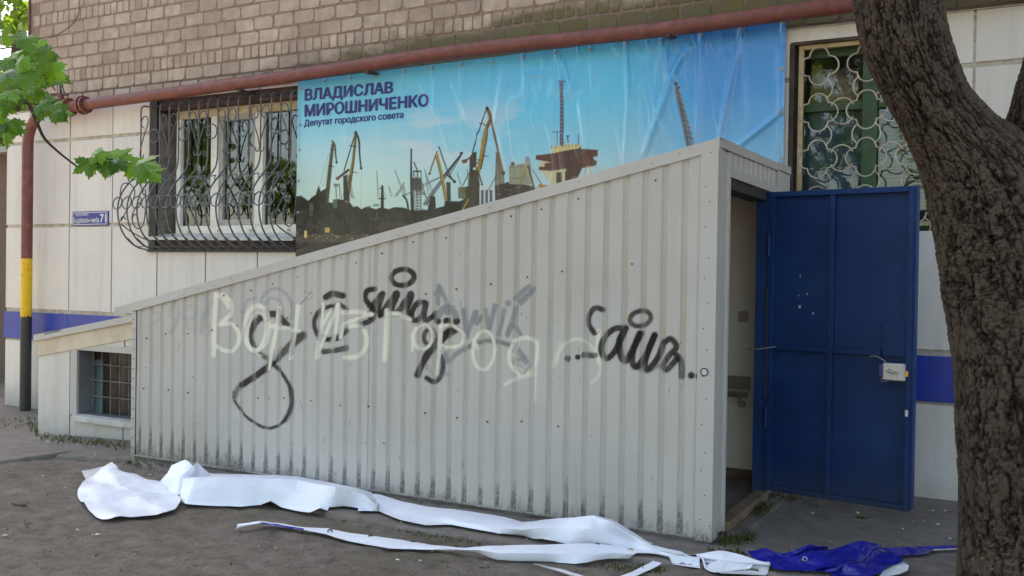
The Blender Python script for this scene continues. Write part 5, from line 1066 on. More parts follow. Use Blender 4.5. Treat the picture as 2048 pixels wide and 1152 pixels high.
# ================================================================== TREE IN FRONT (right)
TD = 4.45                                           # metres from the camera: its foot lies just below the frame
def bark_tube(name, path, rad, parent, nseg, nz, seed=0, fl=0.0):
    P = np.array(path, float); t = np.linspace(0, len(P)-1, nz)
    Cc = crom(P, 24); tc = np.linspace(0, len(P)-1, len(Cc)); C3 = np.stack([np.interp(t, tc, Cc[:, k]) for k in range(3)], 1); r = np.interp(t, np.arange(len(P)), rad)
    T = np.gradient(C3, axis=0); T /= np.linalg.norm(T, axis=1)[:, None]
    L = np.concatenate([[0], np.cumsum(np.linalg.norm(np.diff(C3, axis=0), axis=1))])
    N = np.cross(T, np.array([0, 1., 0])); N /= np.linalg.norm(N, axis=1)[:, None]; B = np.cross(T, N)
    a = np.linspace(0, 2*math.pi, nseg, endpoint=False); ca, sa = np.cos(a), np.sin(a)
    # bark: long vertical plates broken by short cracks, on a lumpy trunk
    R0_ = r.mean(); U = ca[None]*R0_; W = sa[None]*R0_; Lz = L[:, None]
    wob = .02*(fbm(U*16, W*16, Lz*3, s=seed+5, o=3)-.44)
    n1 = np.abs(fbm(U*52+wob*40, W*52, Lz*19.0, s=seed, o=3)-.44); n2 = np.abs(fbm(U*80, W*80, Lz*42, s=seed+3, o=3)-.44)
    n0 = np.abs(fbm(U*27+wob*70, W*27, Lz*8.5, s=seed+13, o=3)-.44); cr = smooth(0, .085, n0)*.42 + smooth(0, .075, n1)*.33 + smooth(0, .08, n2)*.25
    lump = .05*(fbm(U*4, W*4, Lz*2.2, s=seed+9, o=3)-.44)
    disp = lump + .024*(cr-.6) + .004*(vnoise(U*130, W*130, Lz*110, s=seed+2)-.5)
    rr = r[:, None]+disp + fl*np.exp(-Lz/.25)*(.5+.5*np.cos(a*5+1))[None]
    Pm = C3[:, None, :] + rr[..., None]*(ca[None, :, None]*N[:, None, :]+sa[None, :, None]*B[:, None, :])
    Pm = np.concatenate([Pm, Pm[:, :1]], 1); cav = np.concatenate([cr, cr[:, :1]], 1)
    me = gridmesh(name, Pm, M['bark']); at = me.attributes.new('cav', 'FLOAT', 'POINT'); at.data.foreach_set('value', cav.astype(np.float32).reshape(-1)); return link(name, me, parent)
foot = onZ(2074, 1238, .02)
tr = thing('maple_tree', foot, 'dark rough-barked forked tree trunk at the right edge, in front of the blue door', 'tree')
pt_ = lambda x, y, d=TD: atD(x, y, d)
trunk_path = [foot+np.array([0, 0, -.25]), foot+np.array([0, 0, .05]), pt_(2066, 1060), pt_(2056, 850), pt_(2050, 680), pt_(2042, 560), pt_(2012, 450), pt_(1962, 350), pt_(1912, 282), pt_(1868, 215), pt_(1832, 140), pt_(1806, 60), pt_(1794, -40), pt_(1785, -200), pt_(1770, -420)]
bark_tube('trunk', trunk_path, [.36, .325, .30, .315, .318, .325, .30, .245, .195, .178, .180, .186, .188, .18, .16], tr, 300, 900, 0, .06)
bark_tube('limb', [pt_(2060, 640), pt_(2072, 500), pt_(2078, 400), pt_(2096, 310), pt_(2114, 225), pt_(2134, 120), pt_(2150, -20), pt_(2190, -400)], [.22, .25, .235, .20, .185, .18, .175, .15], tr, 200, 420, 80)
def leaf_cloud(centres, radii, n, size, mat, name, parent, seed, gap=.25):
    r = np.random.default_rng(seed); Vs = []; c = np.array(centres, float); ra = np.array(radii, float); pr = ra**2/np.sum(ra**2)
    k = r.choice(len(c), n, p=pr); d = r.normal(size=(n, 3)); d /= np.linalg.norm(d, axis=1)[:, None]; rad = ra[k]*(r.uniform(gap, 1, n)**.5)
    q = c[k]+d*rad[:, None]*np.array([1, 1, .75]); nrm = r.normal(size=(n, 3))+np.array([0, 0, .8]); nrm /= np.linalg.norm(nrm, axis=1)[:, None]
    t = np.cross(nrm, r.normal(size=(n, 3))); t /= np.linalg.norm(t, axis=1)[:, None]; b = np.cross(nrm, t); s = size*r.uniform(.6, 1.3, n)[:, None]
    V = np.stack([q-t*s*.5, q-b*s*.42+t*s*.05, q+t*s*.55-nrm*s*.12, q+b*s*.42+t*s*.05], 1).reshape(-1, 3)
    idx = np.arange(n*4).reshape(n, 4); me = bpy.data.meshes.new(name)
    me.vertices.add(n*4); me.vertices.foreach_set('co', V.astype(np.float32).reshape(-1)); me.loops.add(n*4); me.loops.foreach_set('vertex_index', idx.reshape(-1).astype(np.int32))
    me.polygons.add(n); me.polygons.foreach_set('loop_start', np.arange(0, n*4, 4, dtype=np.int32)); me.materials.append(mat); me.update(calc_edges=True); return link(name, me, parent)
top1 = pt_(1770, -420); top2 = pt_(2190, -400)
cl_ = [(top1[0]-.6, top1[1]+.6, 6.0), (top1[0]+.6, top1[1]+.3, 7.2), (top2[0]+.6, top2[1]+.4, 6.4), (top1[0]-.2, top1[1]-.8, 6.8), (top2[0]+1.4, top2[1]-.6, 7.4), (top1[0]+.3, top1[1]+.2, 8.6), (top1[0]-1.2, top1[1]+.2, 7.4), (top2[0]+2.2, top2[1]+1.2, 6.2)]
br = MB()
for c_ in cl_:
    s0 = top1 if abs(c_[0]-top1[0]) < abs(c_[0]-top2[0]) else top2
    br.tube(crom([s0-np.array([0, 0, .15]), (s0+np.array(c_))/2+np.array([0, 0, .15]), np.array(c_)], 6), np.linspace(.09, .025, 13), 8)
br.build('branches', M['twig'], tr, True)
leaf_cloud(cl_, [1.5, 1.6, 1.6, 1.3, 1.6, 1.5, 1.3, 1.4], 9000, .17, M['foliage'], 'crown', tr, 3)

# ================================================================== OVERHANGING MAPLE BRANCH (left)
LM = []
half = [(0, 0), (.16, -.05), (.30, -.13), (.36, .00), (.50, .02), (.46, .12), (.66, .22), (.56, .30), (.70, .50), (.50, .46), (.44, .56), (.30, .44), (.22, .46), (.30, .66), (.19, .68), (.16, .80), (.07, .84), (0, 1.02)]
def maple_leaf(seed):
    r = random.Random(seed); out = half + [(-x, y) for x, y in half[-2:0:-1]]; cc = (0, .30)
    V = [(cc[0], cc[1], .03)]; droop = r.uniform(.10, .35); fold = r.uniform(.05, .28)
    for x, y in out: V.append((x*(1+r.uniform(-.06, .06)), y+r.uniform(-.02, .02), -droop*(y-.1)**2-fold*abs(x)+r.uniform(-.02, .02)))
    n = len(out); Fc = [(0, 1+i, 1+(i+1) % n) for i in range(n)]
    return mesh('leaf', V, Fc, M['maple'])
LM = [maple_leaf(i) for i in range(8)]
mp = thing('maple_branch', atD(-160, 90, 3.3), 'thin maple branch with fresh green lobed leaves hanging in at the upper left', 'branch')
BD = 3.3
tw = [(-260, 60), (-120, 90), (-30, 130), (20, 172), (55, 205), (75, 248), (90, 278), (118, 305), (155, 334)]
b = MB(); b.tube(crom([atD(x, y, BD+.15*math.sin(i)) for i, (x, y) in enumerate(tw)], 8), np.linspace(.0085, .0035, 8*(len(tw)-1)+1), 8)
b.build('twig', M['twig'], mp, True)
def subtwig(L, r0=.004, r1=.002):
    MB().tube(crom([atD(x, y, d) for x, y, d in L], 6), np.linspace(r0, r1, 6*(len(L)-1)+1), 6).build('twig', M['twig'], mp, True)
sd_ = BD+.15*math.sin(8)
subtwig([(155, 334, sd_), (175, 325, sd_), (210, 318, sd_-.02), (245, 322, sd_-.04), (262, 327, sd_-.05)]); subtwig([(-30, 130, BD+.13), (30, 120, 3.2), (70, 130, 3.1), (110, 180, 3.05)]); subtwig([(-60, 120, BD), (0, 195, 3.25), (40, 205, 3.2), (80, 210, 3.15), (104, 222, 3.1)]); subtwig([(-120, 90, BD), (-40, 240, 3.2), (20, 262, 3.15)]); subtwig([(-60, 110, 3.4), (20, 95, 3.35), (60, 100, 3.3)])
rl = random.Random(12); leaves = 0
def put_leaf(px, py, d, size, ang, tilt=.5, yaw=0):
    """ang: direction the leaf tip points in the picture plane (degrees, 0 right, -90 down)"""
    p = atD(px, py, d); a = math.radians(ang); ty = rt*math.cos(a)+up*math.sin(a); nz_ = -fw
    nz_ = nz_ + up*tilt + rt*yaw; nz_ /= np.linalg.norm(nz_); ty = ty-nz_*(ty@nz_); ty /= np.linalg.norm(ty); tx = np.cross(ty, nz_)
    o = bpy.data.objects.new('leaf', LM[rl.randrange(8)]); COL.objects.link(o)
    Mx = Matrix(((tx[0]*size, ty[0]*size, nz_[0]*size, p[0]), (tx[1]*size, ty[1]*size, nz_[1]*size, p[1]), (tx[2]*size, ty[2]*size, nz_[2]*size, p[2]), (0, 0, 0, 1)))
    o.matrix_basis = Mx; par(o, mp)
U_ = rl.uniform
LS = .80
for px, py, sz, ang in ((205, 300, .085, -130), (222, 302, .09, -70), (190, 318, .085, -110), (240, 318, .085, -100), (260, 325, .09, -40), (272, 328, .11, -28), (288, 338, .10, -45), (215, 322, .08, -95), (178, 326, .075, -140), (236, 310, .075, -20)): put_leaf(px, py, sd_-.04+U_(-.05, .05), sz*.9, ang+U_(-10, 10), U_(.2, 1.0), U_(-.5, .5))
for px, py, sz, ang in ((12, 88, .10, 60), (35, 92, .11, 40), (55, 104, .10, 0), (80, 112, .10, -15), (98, 124, .09, -40), (20, 110, .11, -60), (48, 122, .11, -80), (70, 132, .10, -60), (5, 128, .11, -120), (30, 140, .11, -110), (95, 138, .09, -60), (60, 152, .10, -100), (14, 158, .11, -90), (84, 154, .085, -30), (40, 168, .10, -120), (112, 152, .07, -20), (66, 178, .10, -90), (80, 186, .095, -70), (100, 196, .085, -60), (116, 204, .075, -80), (18, 182, .09, -100), (0, 178, .09, -150), (40, 184, .075, -110), (88, 216, .085, -30), (106, 224, .08, -25), (122, 228, .07, -20), (2, 244, .09, -80), (16, 250, .08, -70), (24, 258, .075, -80), (8, 266, .08, -100), (-10, 262, .09, -120), (-10, 220, .11, -120), (4, 210, .09, -100), (-14, 140, .11, -160)):
    for q in range(2): put_leaf(px-4+U_(-9, 9), py-4+U_(-9, 9), U_(2.95, 3.4), sz*U_(.62, .85), ang+U_(-35, 35), U_(-.3, 1.4), U_(-.9, .9))

# ================================================================== TREES AROUND
def tree(name, base, h, spread, n, size, label, seed, group, mat='foliage'):
    r = random.Random(seed); o = thing(name, base, label, 'tree', group); bx, by_, bz = base
    path = [(bx, by_, bz-.2), (bx+.05, by_, bz+h*.2), (bx+r.uniform(-.2, .2), by_+r.uniform(-.2, .2), bz+h*.45), (bx+r.uniform(-.3, .3), by_, bz+h*.8)]
    b = MB(); b.tube(crom(path, 6), np.linspace(h*.028, h*.006, 19), 10); cs = []
    for k in range(9):
        a = r.uniform(0, 6.28); hh = r.uniform(.38, .95); d = spread*r.uniform(.25, .75)*(1.1-abs(hh-.6)); c = (bx+d*math.cos(a), by_+d*math.sin(a), bz+h*hh); cs.append(c)
        b.tube(crom([(bx, by_, bz+h*hh*.62), ((bx+c[0])/2, (by_+c[1])/2, bz+h*hh*.82), c], 4), np.linspace(h*.012, h*.003, 9), 6)
    b.build('trunk', M['twig'], o, True); leaf_cloud(cs, [spread*r.uniform(.3, .5) for _ in cs], n, size, M[mat], 'crown', o, seed); return o
tree('broadleaf_tree', (-25.5, 10, -.3), 14, 5.0, 6000, .34, 'sunlit pale green tree beyond the left end of the building', 21, None)
for i, (x, y, h, lab) in enumerate(((-19, -17, 11, 'a'), (-14.5, -20, 13, 'b'), (-9.5, -18, 11, 'c'), (-4, -21, 13, 'd'), (2.5, -19, 12, 'e'), (-24, -12, 12, 'f'), (-22, -26, 15, 'g'))):
    tree('yard_tree', (x, y, -.05), h, 4.2, 4200, .30, 'green yard tree mirrored in the window panes, behind the viewpoint', 40+i, 'yard trees behind the viewpoint')

# ================================================================== TORN BANNER ON THE GROUND
def V3(px, py, h):
    p = onZ(px, py, h+.035); 
    for _ in range(3): p = onZ(px, py, h+float(top_h(p[0], p[1])))
    return p
def sheet(name, vs_, faces, mat, parent=None, cuts=6, sm=.30, amp=.006, seed=0, freq=9., thick=.002):
    bm_ = bmesh.new(); P_ = [bm_.verts.new(V3(*v)) for v in vs_]
    for f in faces: bm_.faces.new([P_[i] for i in f])
    bmesh.ops.recalc_face_normals(bm_, faces=bm_.faces)
    bmesh.ops.subdivide_edges(bm_, edges=bm_.edges, cuts=cuts, smooth=sm, use_grid_fill=True); bmesh.ops.triangulate(bm_, faces=[f for f in bm_.faces if len(f.verts) > 4])
    bm_.normal_update(); bm_.verts.ensure_lookup_table(); bd = np.array([v.is_boundary for v in bm_.verts])
    co = np.array([v.co[:] for v in bm_.verts]); nn = np.array([v.normal[:] for v in bm_.verts])
    d = amp*.8*(fbm(co[:, 0]*freq, co[:, 1]*freq, co[:, 2]*freq, s=seed)-.47)
    rq = np.random.default_rng(seed+90)
    for q in range(5):                                   # straight creases
        dv = rq.normal(size=3); dv /= np.linalg.norm(dv); ph = (co@dv)*freq*rq.uniform(.5, 1.3)+rq.uniform(0, 2); d = d + amp*.35*(np.abs(np.mod(ph, 2)-1)-.5)*smooth(.35, .6, vnoise(co[:, 0]*3, co[:, 1]*3, q*7.1, s=seed+q))

    co = co + nn*d[:, None]
    jx = .016*(fbm(co[:, 0]*22, co[:, 1]*22, 3.3, s=seed+50)-.47); jy = .016*(fbm(co[:, 0]*22, co[:, 1]*22, 9.1, s=seed+51)-.47); co[:, 0] += jx*bd; co[:, 1] += jy*bd
    co[:, 2] = np.maximum(co[:, 2], top_h(co[:, 0], co[:, 1])+.018)
    for v, c_ in zip(bm_.verts, co): v.co = c_
    me = bpy.data.meshes.new(name); bm_.to_mesh(me); bm_.free(); me.materials.append(M[mat]); me.polygons.foreach_set('use_smooth', [True]*len(me.polygons))
    try: me.set_sharp_from_angle(angle=math.radians(50))
    except Exception: pass
    o = link(name, me, parent); so = o.modifiers.new('thickness', 'SOLIDIFY'); so.thickness = thick; so.offset = 0; es_ = o.modifiers.new('crisp_edges', 'EDGE_SPLIT'); es_.split_angle = math.radians(48); return o
def disc_sheet(name, outline, centre, mat, parent=None, amp=.012, seed=0, freq=5., rings=14, n=7, bulge=0.):
    B = crom(outline, n, closed=True); B = np.array([V3(*p) for p in B]); c0 = V3(*centre); t = np.linspace(0, 1, rings)
    P = B[:, None, :]*(1-t)[None, :, None] + c0[None, None, :]*t[None, :, None]; P[:, :, 2] += bulge*np.sin(np.pi*t)[None]
    x, y, z = P[..., 0], P[..., 1], P[..., 2]; d = amp*.9*(fbm(x*freq, y*freq, z*freq, s=seed)-.47); rq = np.random.default_rng(seed+90)
    for q in range(6):
        dv = rq.normal(size=2); dv /= np.linalg.norm(dv); ph = (x*dv[0]+y*dv[1])*freq*rq.uniform(.6, 1.6)+rq.uniform(0, 2); d = d + amp*.8*(np.abs(np.mod(ph, 2)-1)-.5)*smooth(.35, .6, vnoise(x*3, y*3, q*7.1, s=seed+q))
    P[..., 2] = np.maximum(z+d, top_h(x, y)+.016); P = np.concatenate([P, P[:1]], 0)
    me = gridmesh(name, P, M[mat]); bm_ = bmesh.new(); bm_.from_mesh(me); bmesh.ops.remove_doubles(bm_, verts=bm_.verts, dist=1e-4); bmesh.ops.recalc_face_normals(bm_, faces=bm_.faces); bm_.to_mesh(me); bm_.free()
    o = link(name, me, parent); so = o.modifiers.new('thickness', 'SOLIDIFY'); so.thickness = .0018; so.offset = 0; es_ = o.modifiers.new('crisp_edges', 'EDGE_SPLIT'); es_.split_angle = math.radians(48); return o
def strip(name, st, mat, parent=None, **k):
    """stations: (bottom px, py, h), (top px, py, h) [, (back px, py, h)]"""
    vs_ = []; m = len(st[0]); fs = []
    for s_ in st: vs_ += list(s_)
    for i in range(len(st)-1):
        for j_ in range(m-1): fs.append((i*m+j_, (i+1)*m+j_, (i+1)*m+j_+1, i*m+j_+1))
    return sheet(name, vs_, fs, mat, parent, **k)
# 1 big white sheet along the shed
w1 = thing('torn_banner', V3(560, 1010, 0), 'long crumpled white vinyl sheet lying along the foot of the shed', 'banner')
disc_sheet('folded_end', [(155, 987, .03), (163, 970, .04), (178, 955, .055), (208, 936, .10), (240, 940, .085), (282, 953, .055), (320, 967, .035), (338, 985, .02), (360, 992, .04), (356, 1010, .035), (340, 1024, .022), (270, 1034, .014), (206, 1040, .012), (180, 1021, .02), (164, 1003, .025)], (258, 982, .05), 'vinyl', w1, .020, 1, 5.)
sheet('folded_end', [(163, 942, .03), (200, 935, .03), (225, 924, .10), (236, 936, .10), (210, 945, .06), (172, 962, .01)], [(0, 1, 4, 5), (1, 2, 3, 4)], 'vinylback', w1, amp=.006, seed=2)
sheet('crumpled_fold', [(318, 967, .03), (335, 948, .11), (345, 931, .17), (371, 919, .24), (386, 931, .22), (393, 924, .22), (432, 958, .08), (420, 985, .05), (357, 990, .03), (338, 985, .02), (365, 950, .15), (395, 955, .12)],
      [(0, 1, 10), (1, 2, 10), (2, 3, 10), (3, 4, 10), (4, 11, 10), (4, 5, 11), (5, 6, 11), (6, 7, 11), (7, 8, 10, 11), (8, 9, 10), (9, 0, 10)], 'vinyl', w1, amp=.016, seed=3, freq=7)
st = [((360, 1003, .005), (366, 958, .14), (372, 951, .06)), ((372, 1012, .004), (392, 957, .17), (396, 950, .03)), ((420, 1016, .003), (432, 957, .18), (436, 948, .02)), ((480, 1018, .003), (484, 957, .18), (488, 948, .02)), ((515, 1013, .008), (518, 957, .18), (522, 950, .02)),
      ((541, 1002, .05), (548, 958, .18), (552, 950, .02)), ((562, 1014, .02), (568, 959, .18), (574, 952, .02)), ((590, 1025, .006), (594, 960, .17), (600, 954, .02)), ((612, 1029, .004), (616, 965, .16), (622, 958, .02)), ((640, 1016, .05), (646, 970, .16), (652, 963, .02)), ((665, 1026, .012), (672, 974, .15), (680, 968, .02)), ((690, 1024, .012), (700, 979, .13), (710, 974, .02)), ((725, 1032, .006), (732, 992, .09), (742, 985, .02)), ((753, 1036, .004), (754, 1014, .05), (760, 1003, .02))]
strip('long_fold', st, 'vinyl', w1, amp=.016, seed=4, freq=5, cuts=6, sm=.04)
sheet('torn_flap', [(683, 977, .13), (700, 979, .11), (725, 985, .09), (752, 1003, .06), (750, 1010, .03), (735, 1000, .06), (712, 985, .09)], [(0, 1, 6), (1, 2, 5, 6), (2, 3, 4, 5)], 'vinylback', w1, amp=.004, seed=5)
st = [((715, 1026, .004), (720, 1000, .02), (728, 986, .03)), ((755, 1037, .004), (756, 1010, .02), (758, 989, .03)), ((800, 1044, .004), (802, 1022, .025), (806, 1004, .03)), ((850, 1054, .005), (852, 1033, .03), (856, 1013, .03)), ((900, 1064, .008), (902, 1040, .035), (908, 1019, .03)), ((950, 1073, .01), (953, 1048, .04), (958, 1026, .03)), ((1000, 1078, .02), (1003, 1055, .05), (1008, 1034, .04)), ((1040, 1077, .03), (1042, 1060, .06), (1044, 1044, .05)), ((1085, 1077, .03), (1087, 1056, .09), (1090, 1040, .08)), ((1135, 1088, .02), (1142, 1058, .13), (1148, 1035, .15)), ((1175, 1092, .01), (1180, 1058, .15), (1185, 1031, .20)), ((1210, 1094, .01), (1215, 1064, .13), (1221, 1043, .16)), ((1245, 1097, .01), (1252, 1080, .08), (1259, 1068, .09)), ((1290, 1105, .01), (1297, 1096, .035), (1304, 1090, .04)), ((1340, 1118, .01), (1350, 1108, .02), (1362, 1104, .02)), ((1395, 1132, .006), (1392, 1124, .012), (1385, 1114, .01))]
strip('flat_run', st, 'vinyl', w1, amp=.008, seed=6, freq=6, cuts=5, sm=.2)
st = [((1185, 1031, .20), (1188, 1030, .17)), ((1215, 1043, .155), (1225, 1040, .12)), ((1255, 1067, .09), (1268, 1066, .05)), ((1290, 1086, .04), (1305, 1090, .01))]
strip('back_slope', st, 'vinyl', w1, amp=.004, seed=16, cuts=2)
# 2 narrow strip in front
w2 = thing('torn_banner_strip', V3(800, 1090, 0), 'narrow white torn vinyl strip with eyelets, in front of the long white sheet', 'banner')
tp_ = [(475, 1049), (496, 1046), (520, 1042), (560, 1047), (610, 1056), (655, 1058), (700, 1066), (780, 1077), (860, 1089), (930, 1096), (962, 1093), (1000, 1091), (1100, 1089), (1180, 1087), (1240, 1092), (1300, 1100), (1345, 1108), (1395, 1124)]
bt_ = [(470, 1060), (492, 1054), (520, 1050), (560, 1056), (610, 1062), (650, 1070), (700, 1085), (780, 1099), (840, 1101), (925, 1103), (955, 1107), (995, 1122), (1095, 1125), (1150, 1130), (1215, 1119), (1300, 1120), (1345, 1130), (1402, 1139)]
hh_ = [.03, .04, .05, .02, .015, .015, .02, .025, .025, .03, .05, .07, .08, .07, .06, .05, .03, .01]
strip('strip', [((bt_[i][0], bt_[i][1], .012), ((bt_[i][0]+tp_[i][0])/2, (bt_[i][1]+tp_[i][1])/2, hh_[i]*.75+.006), (tp_[i][0], tp_[i][1], hh_[i])) for i in range(len(tp_))], 'vinyl', w2, amp=.006, seed=8, freq=7, cuts=5, sm=.2)
def eyelet(px, py, h, parent, mat='steel', r=.013):
    p = V3(px, py, h); a = np.linspace(0, 2*math.pi, 12, endpoint=False); d = (CAM-p)/np.linalg.norm(CAM-p); nrm = d*.6+np.array([0, 0, .6]); nrm /= np.linalg.norm(nrm); t = np.cross(nrm, [1, 0, 0]); t /= np.linalg.norm(t); u = np.cross(nrm, t); p = p+d*.008
    MB().tube([p+(t*math.cos(x)+u*math.sin(x))*r for x in a], .004, 6, closed=True).build('eyelet', M[mat], parent, True)
for px, py, h in ((660, 1063, .02), (741, 1074, .02), (826, 1086, .02), (913, 1096, .02), (1195, 1091, .06)): eyelet(px, py, h, w2, 'screw')
eyelet(1261, 1101, .05, w2, 'brass', .012); sheet('print_edge', [(520, 1044, .056), (560, 1049, .03), (608, 1057, .024), (606, 1060, .022), (560, 1053, .028), (525, 1048, .056)], [(0, 1, 4, 5), (1, 2, 3, 4)], 'bluevinyl', w2, amp=.002, seed=9, cuts=2)
# 3.. small strips
w3 = sheet('torn_banner_strip', [(1066, 1127, .02), (1075, 1128, .025), (1130, 1140, .03), (1185, 1158, .02), (1150, 1158, .004), (1100, 1142, .006), (1068, 1133, .006)], [(0, 1, 5, 6), (1, 2, 4, 5), (2, 3, 4)], 'vinylback', amp=.003, seed=10, cuts=3)
tag(w3, 'thin folded pale strip on the earth at the lower edge, below the narrow white strip', 'banner')
w4 = sheet('torn_banner_strip', [(1232, 1160, .006), (1262, 1146, .015), (1306, 1122, .03), (1323, 1126, .03), (1290, 1146, .012), (1262, 1162, .006)], [(0, 1, 4, 5), (1, 2, 3, 4)], 'vinyl', amp=.003, seed=11, cuts=3)
tag(w4, 'short white vinyl strip lying slantwise under the end of the narrow strip', 'banner')
w5 = disc_sheet('torn_banner_piece', [(1388, 1114, .012), (1408, 1107, .03), (1440, 1103, .045), (1470, 1107, .045), (1505, 1116, .04), (1541, 1130, .03), (1500, 1137, .03), (1455, 1141, .022), (1420, 1142, .02)], (1455, 1122, .05), 'vinyl', None, .006, 12, 6.)
tag(w5, 'bright white rounded vinyl flap between the strip and the blue piece', 'banner')
w6 = sheet('torn_banner_piece', [(1430, 1143, .004), (1500, 1138, .012), (1544, 1131, .016), (1550, 1146, .006), (1530, 1156, .003), (1440, 1152, .003)], [(0, 1, 4, 5), (1, 2, 3, 4)], 'vinylback', amp=.003, seed=13, cuts=3); tag(w6, 'greyish folded vinyl hem under the white flap', 'banner')
# blue piece
bl = thing('torn_blue_banner', V3(1680, 1125, 0), 'crumpled glossy dark blue vinyl piece on the pavement by the tree', 'banner')
disc_sheet('left_flap', [(1496, 1102, .055), (1530, 1099, .05), (1560, 1098, .055), (1610, 1094, .065), (1645, 1091, .075), (1654, 1098, .05), (1600, 1113, .035), (1560, 1127, .016), (1538, 1125, .016), (1515, 1116, .03)], (1575, 1108, .035), 'bluevinyl', bl, .024, 20, 8.)
disc_sheet('main_fold', [(1541, 1128, .01), (1572, 1121, .03), (1600, 1114, .05), (1658, 1102, .06), (1700, 1095, .07), (1737, 1088, .09), (1760, 1087, .09), (1768, 1098, .06), (1790, 1112, .055), (1806, 1124, .05), (1790, 1133, .04), (1760, 1152, .02), (1695, 1156, .01), (1600, 1156, .008), (1546, 1140, .006)], (1690, 1120, .085), 'bluevinyl', bl, .034, 21, 6., bulge=-.02)
sheet('tail', [(1763, 1097, .05), (1826, 1093, .03), (1924, 1090, .02), (2010, 1086, .01), (2010, 1094, .008), (1924, 1098, .008), (1868, 1101, .01), (1856, 1111, .008), (1790, 1115, .012)], [(0, 1, 7, 8), (1, 2, 5, 6), (1, 6, 7), (2, 3, 4, 5)], 'bluevinyl', bl, amp=.004, seed=22, cuts=4)
sheet('tail_edge', [(1868, 1101, .012), (1924, 1098, .012), (2010, 1094, .012), (2010, 1098, .006), (1924, 1102, .006), (1866, 1105, .006)], [(0, 1, 4, 5), (1, 2, 3, 4)], 'vinylback', bl, amp=.001, seed=24, cuts=2)
sheet('white_curl', [(1807, 1124, .045), (1818, 1131, .04), (1814, 1142, .025), (1785, 1154, .01), (1752, 1160, .006), (1766, 1142, .034), (1785, 1131, .045)], [(0, 1, 6), (1, 2, 5, 6), (2, 3, 5), (3, 4, 5)], 'vinyl', bl, amp=.002, seed=23, cuts=3)
eyelet(1610, 1118, .055, bl, 'steel', .012)

# ================================================================== SMALL THINGS ON THE GROUND
def on_top(px, py, h=0): return V3(px, py, h)
for px, py, L, a, lab in ((40, 1010, .16, 3, 'flat brown bark chip on bare earth at the far left'), (52, 1048, .17, -28, 'thin broken twig on bare earth left of the white sheet')):
    p = on_top(px, py, .008); b = MB(); c, s_ = math.cos(math.radians(a)), math.sin(math.radians(a))
    pts = [p+np.array([c*u*L, s_*u*L, .004*math.sin(u*9)]) for u in np.linspace(-.5, .5, 7)]; b.tube(pts, [.003, .006, .007, .006, .006, .005, .002], 7); q = pts[4]; b.tube([q, q+np.array([.02, .03, .006])], [.004, .002], 6)
    tag(b.build('twig', M['twig'], None, True), lab, 'twig')
lf = bpy.data.objects.new('fallen_leaf', LM[0]); COL.objects.link(lf); lf.location = on_top(1722, 1034, .012); lf.scale = (.08, .08, .05); tag(lf, 'small green leaf lying on the pavement below the blue door', 'leaf')
r5 = np.random.default_rng(77); b = MB(); cm = MB()
def chip(mb, px, py, s):
    p = on_top(px, py, .004); a = r5.uniform(0, 6.28); c, d = math.cos(a)*s, math.sin(a)*s; k = r5.uniform(.3, .7)
    mb.add([p+(c, d, .002), p+(-d*k, c*k, .004), p+(-c, -d, .001), p+(d*k, -c*k, .003), p+(0, 0, .008)], [(0, 1, 4), (1, 2, 4), (2, 3, 4), (3, 0, 4)])
for px, py, s in ((1625, 1027, .02), (1600, 1004, .016), (1715, 1026, .03), (1806, 1058, .018), (1875, 1049, .02), (1890, 1022, .022), (1866, 1022, .014), (1900, 1078, .013), (1826, 1045, .010), (1848, 1043, .008), (1640, 1009, .012), (1660, 1085, .01), (1556, 994, .02), (95, 883, .022), (155, 888, .014), (187, 894, .012), (190, 909, .014), (213, 907, .010), (140, 934, .012), (85, 952, .014), (130, 976, .012), (10, 1071, .02), (195, 1069, .02), (300, 950, .016), (155, 1060, .012), (1240, 1062, .01), (795, 1120, .016), (840, 1122, .014)): chip(b, px, py, s)
for k in range(120): chip(b if k % 5 == 0 else cm, r5.uniform(0, 1900), r5.uniform(930, 1150), r5.uniform(.004, .011))
tag(b.build('paper_scraps', M['scrap']), 'tiny white paper scraps scattered over the ground', 'litter', kind='stuff')
for k in range(900): chip(cm, r5.uniform(-50, 1900), r5.uniform(930, 1160), r5.uniform(.003, .009)*(1 if k % 9 else 2))
def stone(px, py, s_):
    p = on_top(px, py, s_*.3); q = [p+np.array(v)*s_*r5.uniform(.7, 1.2) for v in ((1, 0, 0), (0, 1, 0), (-1, 0, 0), (0, -1, 0), (0, 0, .7), (0, 0, -.6))]; cm.add(q, [(0, 1, 4), (1, 2, 4), (2, 3, 4), (3, 0, 4), (1, 0, 5), (2, 1, 5), (3, 2, 5), (0, 3, 5)])
for k in range(170): stone(r5.uniform(-20, 1900), 925+225*r5.random()**.8, r5.uniform(.004, .011)*(1.8 if k % 12 == 0 else 1))
tag(cm.build('grit', M['grit']), 'loose grit and crumbs scattered over the bare earth', 'grit', kind='stuff')
wd = MB()
def weeds(px0, py0, px1, py1, n, hmax, sp=6):
    for k in range(n):
        t = r5.random(); p = on_top(px0+(px1-px0)*t+r5.normal()*4, py0+(py1-py0)*t+r5.normal()*sp*.5, 0); a = r5.uniform(0, 6.28); h = hmax*r5.uniform(.25, 1); w_ = r5.uniform(.003, .008); c, s_ = math.cos(a), math.sin(a); ln = r5.uniform(.2, .9)*h; b2 = r5.uniform(0, 6.28)
        q = p+np.array([math.cos(b2)*ln*.4, math.sin(b2)*ln*.4, h*.6]); e = p+np.array([math.cos(b2)*ln, math.sin(b2)*ln, h]); d = np.array([c, s_, 0])*w_
        wd.add([p-d*.4, p+d*.4, q+d, q-d, e], [(0, 1, 2, 3), (3, 2, 4)])
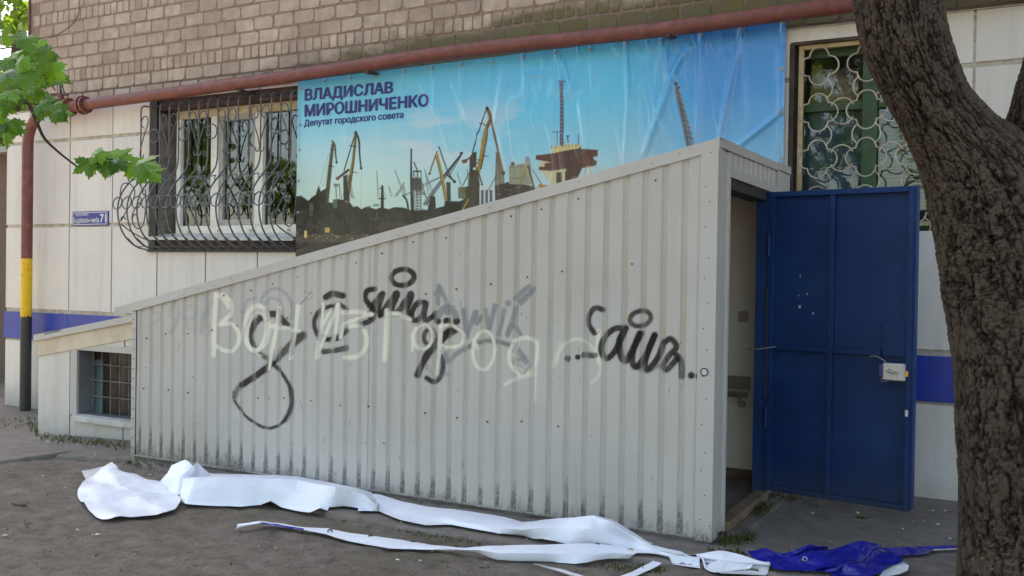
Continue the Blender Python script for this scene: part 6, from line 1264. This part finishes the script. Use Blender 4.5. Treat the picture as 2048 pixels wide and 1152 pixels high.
weeds(84, 877, 250, 894, 230, .05, 9); weeds(255, 928, 360, 942, 150, .055); weeds(1440, 1085, 1510, 1078, 200, .04, 10); weeds(1512, 1030, 1535, 1022, 130, .07, 8); weeds(1490, 1110, 1420, 1105, 60, .04); weeds(800, 1064, 960, 1090, 80, .022, 4); weeds(60, 842, 78, 868, 110, .05, 14); weeds(1540, 995, 1600, 1000, 60, .04); weeds(1180, 1135, 1330, 1142, 110, .03, 8); weeds(0, 850, 60, 846, 60, .04, 10); weeds(370, 945, 900, 1018, 70, .03, 4)
tag(wd.build('weeds', M['weed']), 'low weeds and moss growing along the wall and shed foot', 'weeds', kind='stuff')
# loose cable on the brickwork
cb = MB(); cp = [onY(x, y, BRY-.012) for x, y in ((158, 0), (158, 22), (152, 38), (142, 50), (120, 66), (98, 75))]; cb.tube(crom(cp, 8), .004, 6)
tag(cb.build('loose_cable', M['twig'], None, True), 'thin brown cable curving down the brick wall at the upper left', 'cable')
vc = MB(); vc.tube([(-10.645, BRY-.012, 3.46), (-10.645, BRY-.012, 9.4)], .014, 8); tag(vc.build('corner_conduit', M['pipe'], None, True), 'thin reddish conduit running up the left brick corner', 'conduit')
# marker scribble on the lid edge
b = MB(); rr_ = random.Random(2)
for k in range(15):
    p = onY(89+k*2.25, 668-k*.52, AY-.0355); h_ = rr_.uniform(.006, .011); b.box((p[0]-.0035, AY-.0362, p[2]-h_), (p[0]+.0035, AY-.0354, p[2]+h_*.8)); b.box((p[0]-.006, AY-.0364, p[2]+rr_.uniform(-.006, .004)), (p[0]+.006, AY-.0354, p[2]+rr_.uniform(.005, .008)))
b.build('marker_scribble', M['rubber'], an)
# round paper sticker on the corner post
b = MB(); b.disc((-1.612, SY-.0188, 1.022), (0, -1, 0), .021, .001, 20); o = b.build('round_sticker', M['vinylback'], shed)
b = MB(); b.tube([(-1.612+.021*math.cos(t), SY-.0198, 1.022+.021*math.sin(t)) for t in np.linspace(0, 6.28, 24, endpoint=False)], .0035, 5, closed=True); b.build('sticker_rim', M['rubber'], o)
